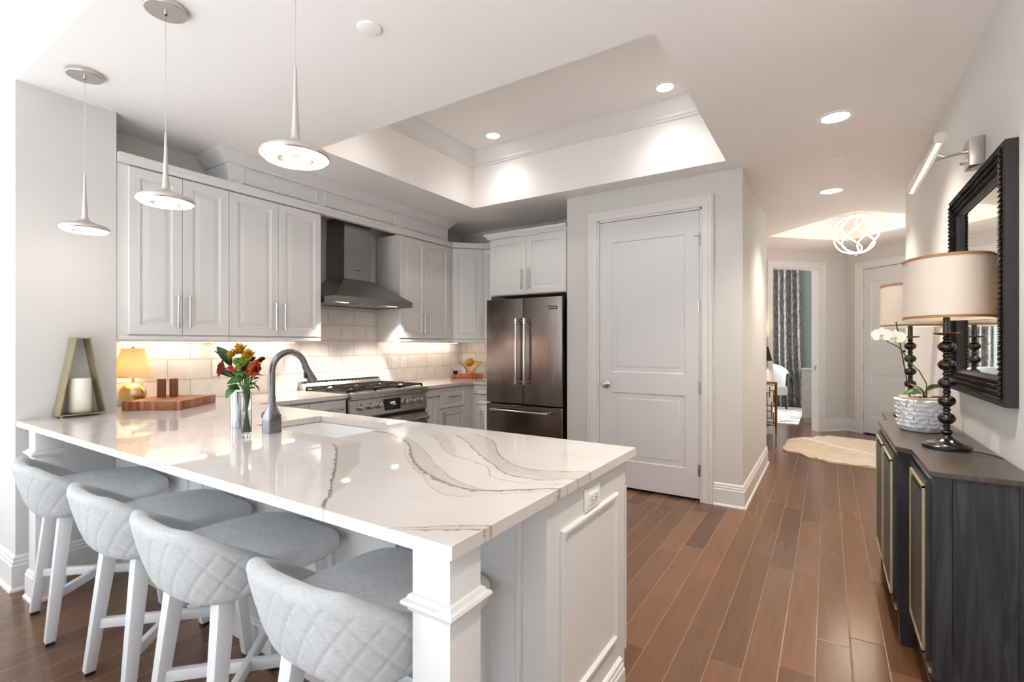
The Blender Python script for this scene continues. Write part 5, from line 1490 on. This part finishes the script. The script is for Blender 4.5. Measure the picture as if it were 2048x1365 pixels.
def orchid():
    c = (.418, 3.345, CZ)
    t = thing('shell_planter', 'white planter covered in overlapping ruffled shells', 'planter', c)
    H = .168
    rad = lambda z: .078 + .017 * (z / H) ** .8
    m = MB(); m.lathe([(0, .0005), (.074, .0005), (.078, .006), (.095, H - .006), (.095, H), (.086, H), (.084, .14), (0, .14)], c=c, n=48); m.build('body', 'ceramic_white', t)
    m = MB(); m.lathe([(.0835, .142), (.0855, H - .004), (.0955, H + .003), (.097, H + .010), (.091, H + .013), (.081, H + .006), (.079, .142)], c=c, n=48); m.build('rim', 'terracotta_pink', t)
    s = MB()
    rows_ = 7; random.seed(3)
    for r_ in range(rows_):
        z = .012 + r_ * (H - .012) / rows_; n = 11
        for k in range(n):
            a = 2 * PI * (k + .5 * (r_ % 2)) / n + random.uniform(-.05, .05)
            rr = rad(z + .01); W = .030 * random.uniform(.9, 1.1); Hs = .026
            base = T(c[0], c[1], c[2]) @ Matrix.Rotation(a, 4, 'Z')
            def fn(u, v, W=W, Hs=Hs, rr=rr, z=z, base=base, ph=random.uniform(0, 6)):
                x = (u - .5) * 2
                out = .002 + .024 * v ** 1.2 * (1 - .55 * x * x) + .0035 * v * math.sin(x * 7 + ph)
                zz = z - .008 + Hs * v + .004 * math.sin(x * 5 + ph) * v - .007 * x * x * v
                return tuple(base @ Vector((rr + out, x * W, zz)))
            s.grid(fn, 8, 5)
            def fn2(u, v, W=W, Hs=Hs, rr=rr, z=z, base=base, f=fn):
                p = Vector(f(u, 1)); x = (u - .5) * 2
                q = base @ Vector((rr - .002, x * W * .8, z - .008 + Hs * 1.15))
                return tuple(p.lerp(q, v))
            s.grid(fn2, 8, 2)
    s.build('shell_scales', 'ceramic_white', t, smooth=60)
    b = MB()
    for k in range(60):
        a = random.uniform(0, 6.28); r_ = .075 * math.sqrt(random.random())
        b.box((-.007, -.004, -.004), (.007, .004, .004), M=T(c[0] + r_ * math.cos(a), c[1] + r_ * math.sin(a), c[2] + .165 + random.uniform(-.006, .006)) @ Matrix.Rotation(random.uniform(0, 6), 4, Vector((random.random(), random.random(), random.random() + .1)).normalized()))
    b.lathe([(0, .160), (.079, .160)], c=c, n=24)
    bo = tag(b.build('bark_mulch', 'bark', smooth=None), 'brown bark chips filling the shell planter', 'potting bark'); bo['kind'] = 'stuff'
    D0 = 2.57
    o = thing('orchid', 'white orchid with two blooms and broad leaves in the shell planter', 'orchid', (c[0], c[1], c[2] + .16))
    m = MB(); base = at(1853, 800, D0)
    pts = [base, at(1853, 768, D0), at(1838, 742, D0), at(1822, 728, D0), at(1808, 707, D0), at(1796, 694, D0), at(1784, 688, D0 - .01), at(1772, 682, D0)]
    m.tube(pts, .0028, 8); m.build('flower_stem', 'stem_green', o)
    k = MB(); k.tube([at(1821, 800, D0 + .01), at(1792, 644, D0 + .01)], .0028, 8); k.cyl(at(1804, 703, D0), at(1810, 703, D0), .006, 10); k.build('stake', 'stake_brown', o)
    def bloom(u, v, d, sc):
        q = at(u, v, D0 + d); f = MB(); toward = (Vector((0, 0, CAMH)) - q).normalized() + Vector((-.25, 0, .05)); B = align(q, q + toward)
        for a, L, W in ((90, .036, .013), (210, .034, .013), (330, .034, .013)): petal(f, B @ RZ(a) @ RY(-14), L * sc, W * sc, curl=-.1, n=6, cup=.1)
        for a in (10, 170): petal(f, B @ T(0, 0, .002) @ RZ(a) @ RY(-10), .040 * sc, .023 * sc, curl=-.15, n=6, cup=.05)
        fo = f.build('flower', 'petal_white', o, smooth=80)
        l = MB()
        for a, L in ((250, .014), (290, .014), (270, .018)): petal(l, B @ T(0, 0, .006) @ RZ(a) @ RY(-50), L * sc, .006 * sc, curl=.4, n=4, cup=.4)
        l.lathe([(0, 0), (.004 * sc, .003), (.003 * sc, .010), (0, .012)], n=10, M=B); l.build('flower_lip', 'orchid_lip', fo, smooth=80)
    bloom(1764, 671, .0, 1.25); bloom(1791, 676, -.02, 1.2)
    for bs, tp, W, mt in (((1850, 800, D0), (1806, 788, D0 - .04), .030, 'leaf_green'), ((1850, 802, D0), (1817, 768, D0 + .03), .017, 'leaf_yellowgreen'), ((1846, 798, D0 - .03), (1890, 774, D0 - .05), .042, 'leaf_green'), ((1852, 800, D0 + .01), (1905, 776, D0 + .04), .018, 'leaf_yellowgreen'), ((1862, 800, D0 - .04), (1899, 806, D0 - .07), .02, 'leaf_yellowgreen')):
        l = MB(); leaf(l, at(*bs), at(*tp), W, droop=.2); l.build('leaf', mt, o, smooth=80)
orchid()

def mirror():
    y0, y1, z0, z1 = 2.535, 3.512, 1.083, 2.088
    t = thing('wall_mirror', 'rectangular wall mirror in a carved black frame above the console', 'mirror', (XW, (y0 + y1) / 2, (z0 + z1) / 2))
    M = T(XW - .002, y1, z0) @ RZ(-90); w, h = y1 - y0, z1 - z0; F = .112
    prof = [(0, 0), (0, -.036), (.012, -.040), (.030, -.034), (.034, -.030), (.078, -.022), (.086, -.026), (.094, -.026), (.104, -.012), (F, -.010), (F, 0)]
    m = MB(); rings = [m.verts([(o, d, o), (w - o, d, o), (w - o, d, h - o), (o, d, h - o)], M) for o, d in prof]
    for a, b in zip(rings, rings[1:] + rings[:1]):
        for k in range(4): m.face([a[k], a[(k + 1) % 4], b[(k + 1) % 4], b[k]])
    m.build('frame', 'frame_black', t, smooth=20)
    c = MB(); random.seed(5)
    # carved leaf band
    def run(p, q, n):
        p = Vector(p); q = Vector(q); d = (q - p).normalized(); s_ = Vector((-d.z, 0, d.x))
        for k in range(n):
            x = p.lerp(q, (k + .5) / n)
            for side in (-1, 1):
                a = x + s_ * .002 * side; e = x + s_ * .019 * side + d * .020
                w_ = .0075
                vs = c.verts([a - d * w_ + Vector((0, -.001, 0)), a + d * w_ + Vector((0, -.004, 0)), e + Vector((0, -.002, 0)), x + s_ * .011 * side - d * .002 + Vector((0, -.014, 0))], M)
                c.face([vs[0], vs[1], vs[3]]); c.face([vs[1], vs[2], vs[3]]); c.face([vs[2], vs[0], vs[3]])
            c.lathe([(0, -.002), (.006, 0), (.004, .008), (0, .010)], n=6, M=M @ T(x.x, x.y, x.z) @ RX(90))
    yb = -.030; o = .055
    for o, yb, cnt in ((.030, -.036, 46), (.052, -.031, 46), (.074, -.026, 46)):
        run((o, yb, o), (w - o, yb, o), cnt); run((w - o, yb, o), (w - o, yb, h - o), cnt); run((w - o, yb, h - o), (o, yb, h - o), cnt); run((o, yb, h - o), (o, yb, o), cnt)
    for (p, q) in (((.007, -.038, .007), (w - .007, -.038, .007)), ((w - .007, -.038, .007), (w - .007, -.038, h - .007)), ((w - .007, -.038, h - .007), (.007, -.038, h - .007)), ((.007, -.038, h - .007), (.007, -.038, .007))):
        p = Vector(p); q = Vector(q)
        for k in range(90): x = p.lerp(q, k / 90); c.lathe([(0, -.003), (.0038, 0), (0, .0045)], n=6, M=M @ T(*x) @ RX(90))
    c.build('carved_band', 'frame_black', t, smooth=25)
    g = MB(); g.box((F - .004, -.009, F - .004), (w - F + .004, -.004, h - F + .004), M=M); g.build('glass', 'mirror_glass', t, smooth=None)
mirror()

def picture_light():
    yc, xs, zb = 3.03, .388, 2.165
    t = thing('picture_light', 'nickel picture light bar on an arm above the mirror', 'wall light', (XW, yc, 2.2))
    m = MB(); m.box((.542, yc - .035, 2.135), (XW - .001, yc + .075, 2.262), bev=.002); m.build('wall_box', 'canopy_nickel', t)
    a = MB(); a.tube([(.545, yc + .02, 2.215), (.47, yc + .02, 2.205), (.415, yc + .02, 2.195), (.395, yc + .02, 2.185)], .0055, 10)
    a.tube([(.47, yc + .02, 2.205), (.43, yc + .02, 2.225), (.40, yc + .02, 2.222), (.388, yc + .02, 2.18)], .005, 10)
    a.cyl((.543, yc + .02, 2.215), (.53, yc + .02, 2.215), .011, 16); a.cyl((.543, yc + .01, 2.16), (.515, yc + .01, 2.158), .006, 12, bev=.001); a.build('arm', 'nickel', t)
    b = MB(); L = .40
    sec = [(.022 * math.cos(R(q)), .022 * math.sin(R(q))) for q in range(-50, 245, 15)]
    inn = [(.0195 * math.cos(R(q)), .0195 * math.sin(R(q))) for q in range(235, -51, -15)]
    b.prism(sec + inn, -L, L, M=T(xs, yc, zb) @ Matrix(((1, 0, 0, 0), (0, 0, 1, 0), (0, 1, 0, 0), (0, 0, 0, 1))))
    for s_ in (-1, 1): b.cyl((xs, yc + s_ * L, zb), (xs, yc + s_ * (L + .004), zb), .0225, 24)
    b.build('bar_shade', 'nickel', t, smooth=30)
    for s_ in (-1, 1):
        e = MB(); e.cyl((xs, yc + s_ * .012, zb - .010), (xs, yc + s_ * (L - .012), zb - .010), .007, 16); e.build('led_tube', 'led_picture', t)
    l = bpy.data.lights.new('picture_glow', 'AREA'); l.shape = 'RECTANGLE'; l.size = .03; l.size_y = .75; l.energy = .15; l.color = (1, .88, .78)
    o = bpy.data.objects.new('picture_glow', l); COL.objects.link(o); o.parent = t; o.location = WM[t.name].inverted() @ Vector((xs + .005, yc, zb - .03)); o.rotation_euler = (0, R(35), 0)
picture_light()

# ------------------------------------------------------------------ hall
def chandelier():
    c = Vector((.285, 7.20, 2.645)); RX_, RZ_ = .226, .262
    t = thing('globe_chandelier', 'glowing white ribbon globe chandelier hung in the hall coffer', 'chandelier', tuple(c))
    m = MB(); m.cyl((c.x, c.y, c.z + RZ_ * .85), (c.x, c.y, 3.04), .003, 8); m.cyl((c.x, c.y, 3.045), (c.x, c.y, 3.0595), .06, 28); m.cyl((c.x, c.y, c.z - RZ_ * .98), (c.x, c.y, c.z - RZ_ * .86), .014, 14); m.cyl((c.x, c.y, c.z + RZ_ * .80), (c.x, c.y, c.z + RZ_ * .92), .014, 14); m.build('cable_and_caps', 'nickel', t)
    n = 7
    for k in range(n):
        a0 = 2 * PI * k / n
        pts = []
        for i in range(33):
            s_ = i / 32; ph = PI * s_
            a = a0 + .62 * math.sin(2 * PI * s_)
            r = RX_ * math.sin(ph) ** .8
            pts.append((c.x + r * math.cos(a), c.y + r * math.sin(a), c.z + RZ_ * .85 * math.cos(ph)))
        b = MB(); b.tube(pts, .0082, 8); b.build('light_ribbon', 'chandelier_glow', t)
    lamp_child('chandelier_glow', 'POINT', t, (c.x, c.y, c.z - .24), 5, (1, .82, .62), .25)
chandelier()

def rug():
    O = [(-.46, 6.96), (-.465, 7.3), (-.44, 7.78), (-.3, 8.0), (-.18, 8.07), (-.09, 8.2), (.03, 8.30), (.32, 8.30), (.62, 8.20), (.95, 7.9), (1.3, 7.3), (1.5, 6.9), (1.2, 6.6), (.80, 6.45), (.48, 6.44), (.29, 6.47), (.12, 6.50), (.02, 6.50), (-.07, 6.58), (-.11, 6.61), (-.2, 6.66), (-.28, 6.84), (-.36, 6.87)]
    # smooth, slightly wavy outline
    pts = []
    n = len(O)
    for i in range(n):
        p0, p1, p2, p3 = (Vector(O[(i + k - 1) % n]) for k in range(4))
        for j in range(8):
            s_ = j / 8
            q = .5 * ((2 * p1) + (p2 - p0) * s_ + (2 * p0 - 5 * p1 + 4 * p2 - p3) * s_ ** 2 + (3 * p1 - p0 - 3 * p2 + p3) * s_ ** 3)
            pts.append(q)
    ctr = Vector((.35, 7.35))
    m = MB(); rows = []
    for k in range(13):
        f = k / 12
        row = []
        for i, p in enumerate(pts):
            q = ctr.lerp(p, f)
            wav = max(0, f - .6) / .4
            row.append((q.x, q.y, .004 + .010 + wav * .016 * (.5 + .5 * math.sin(i * .55)) * (.5 + .5 * math.sin(i * .17 + 1))))
        rows.append(m.verts(row))
    N = len(pts)
    for a, b in zip(rows, rows[1:]):
        for i in range(N): m.face([a[i], a[(i + 1) % N], b[(i + 1) % N], b[i]])
    low = m.verts([(p.x, p.y, .001) for p in pts])
    for i in range(N): m.face([rows[-1][i], rows[-1][(i + 1) % N], low[(i + 1) % N], low[i]])
    m.face(low[::-1])
    o = tag(m.build('leaf_rug', 'hall_rug_weave', smooth=50), 'cream leaf shaped rug with wavy edges lying in the hall', 'rug')
    s = MB(); P = [(-.30, 7.97), (-.26, 7.93), (.18, 7.44), (.53, 7.11), (1.0, 6.85)]
    s.tube([(p[0], p[1], .0155) for p in P], [.02, .024, .026, .026, .022], 8, flat=(1, .25)); q = s.build('midrib', 'cord_white', None); q.parent = o
rug()

def gold_console():
    M = WA @ T(sA(-.83, 8.04), 0, 0)     # local x = 0 at the end nearest the doorway; the wall is y=0
    t = thing('fretwork_console', 'slim gold console table with square fretwork end beside the bedroom doorway', 'console table', tuple(M @ Vector((-.5, -.16, 0))))
    L, D, H = 1.05, .30, .79; y0 = -.036
    m = MB(); m.box((-L, y0 - D, H - .02), (0, y0, H), M=M, bev=.002); m.build('top', 'bronze_gold', t)
    for x in (-.012, -L + .012):
        for y in (y0 - D + .012, y0 - .012):
            l = MB(); l.box((x - .012, y - .012, .17), (x + .012, y + .012, H - .02), M=M); l.lathe([(0, 0), (.006, .001), (.012, .12), (.014, .15), (.010, .16), (.016, .17), (0, .171)], c=(x, y, 0), n=14, M=M); l.build('leg', 'bronze_gold', t, smooth=30)
    f = MB()
    def fret(x):
        for (ya, za, yb, zb) in ((.02, .20, .28, .21), (.06, .21, .07, .36), (.06, .36, .2, .37), (.2, .26, .21, .50), (.1, .26, .21, .27), (.1, .44, .11, .62), (.1, .44, .28, .45), (.02, .50, .1, .51), (.16, .56, .17, .72), (.02, .62, .17, .63), (.16, .66, .28, .67), (.24, .50, .25, .67), (.02, .74, .28, .75), (.24, .21, .25, .36)):
            f.box((x - .006, y0 - ya, za), (x + .006, y0 - yb, zb), M=M)
    fret(-.012); f.build('fretwork', 'bronze_gold', t, smooth=None)
    b = MB(); b.box((-L + .02, y0 - D + .02, .175), (-.02, y0 - .02, .185), M=M); b.build('lower_shelf', 'bronze_gold', t, smooth=None)
    c = M @ Vector((-.13, y0 - .15, H))
    c = (c.x, c.y, H)
    t2 = thing('table_lamp', 'dark shaded lamp on the gold console, mostly behind the wall corner', 'lamp', c)
    m = MB(); m.lathe([(0, .0005), (.06, .0005), (.06, .012), (.012, .02), (.012, .32), (0, .32)], c=c, n=24); m.build('base', 'bronze_gold', t2)
    m = MB(); m.lathe([(.135, .30), (.085, .50), (.083, .50), (.133, .30), (.135, .30)], c=c, n=40); m.build('lamp_shade', 'shade_black', t2)
    lamp_child('lamp_glow', 'POINT', t2, (c[0], c[1], c[2] + .42), 5, (1, .75, .5), .03)
gold_console()

# ------------------------------------------------------------------ bedroom beyond the doorway
def bedroom():
    m = MB()
    def fn(u, v):
        x = -1.30 + u * (.88 - .06 * v)
        return (x, 11.86 + .045 * math.sin(u * 44 + .6 * math.sin(v * 3)) + .02 * math.sin(u * 17), 0.015 + v * 3.06)
    m.grid(fn, 130, 16)
    m.grid(lambda u, v: tuple(Vector(fn(u, v)) + Vector((0, .012, 0))), 130, 16)
    tag(m.build('curtain', 'curtain_print', smooth=80), 'floor length grey mottled curtain in the bedroom beyond the doorway', 'curtain')
    t = thing('dresser', 'pale washed wood dresser end seen through the bedroom doorway', 'dresser', (0, 9.95, 0))
    m = MB(); m.box((-.37, 9.72, .06), (.55, 10.18, .875), bev=.004); m.box((-.34, 9.75, 0), (.52, 10.15, .06)); m.build('body', 'dresser_wood', t)
    m = MB(); m.box((-.38, 9.71, .875), (.56, 10.19, .90), bev=.003); m.build('top', 'dresser_wood', t)
    # pale armchair
    M = T(-1.02, 11.38, .0135) @ RZ(30)
    t = thing('armchair', 'white upholstered armchair with dark legs in front of the bedroom curtain', 'armchair', (-1.02, 11.38, .0135))
    m = MB(); m.box((-.27, -.27, .28), (.27, .24, .47), bev=.05, M=M, seg=4); m.build('seat', 'chair_cream', t)
    def bk(u, v, rr=.34):
        an = R(-120 + 240 * u); r = rr + .03 * v; z = .30 + (.60 - .2 * abs(2 * u - 1) ** 2) * v
        return tuple(M @ Vector((r * math.sin(an), r * math.cos(an), z)))
    m = MB(); m.grid(bk, 40, 8); m.grid(lambda u, v: bk(u, v, .285), 40, 8)
    m.grid(lambda u, v: tuple(Vector(bk(u, 1)).lerp(Vector(bk(u, 1, .285)), v) + Vector((0, 0, .02 * math.sin(PI * v)))), 40, 4)
    bmesh.ops.remove_doubles(m.bm, verts=m.bm.verts, dist=.0005); m.build('backrest', 'chair_cream', t, smooth=60)
    for x in (-.22, .22):
        for y in (-.2, .2):
            l = MB(); l.cyl(M @ Vector((x * 1.12, y * 1.12, 0)), M @ Vector((x, y, .29)), .018, 12, r2=.028); l.build('leg', 'chair_leg', t)
    m = MB(); m.box((-2.4, 9.30, .001), (-.40, 11.75, .012))
    o = m.build('bedroom_rug', 'bedroom_rug_print', smooth=None); tag(o, 'white and taupe pieced rug on the bedroom floor', 'rug')
bedroom()

# ------------------------------------------------------------------ living room pieces seen only in reflections, and an unseen rug added for bounce light
m = MB(); m.box((-4.6, -4.95, 0), (-3.6, -4.75, 3.0), bev=.01)
tag(m.build('chimney_breast', 'stone_grey', smooth=None), 'grey stone chimney breast reflected faintly in the mirror', 'fireplace')
m = MB(); m.box((-5.9, -4.6, .001), (-.1, -.25, .02), bev=.004)
tag(m.build('bounce_rug', 'bounce_rug_white'), 'large pale unseen rug added behind the camera to bounce light upward', 'rug')
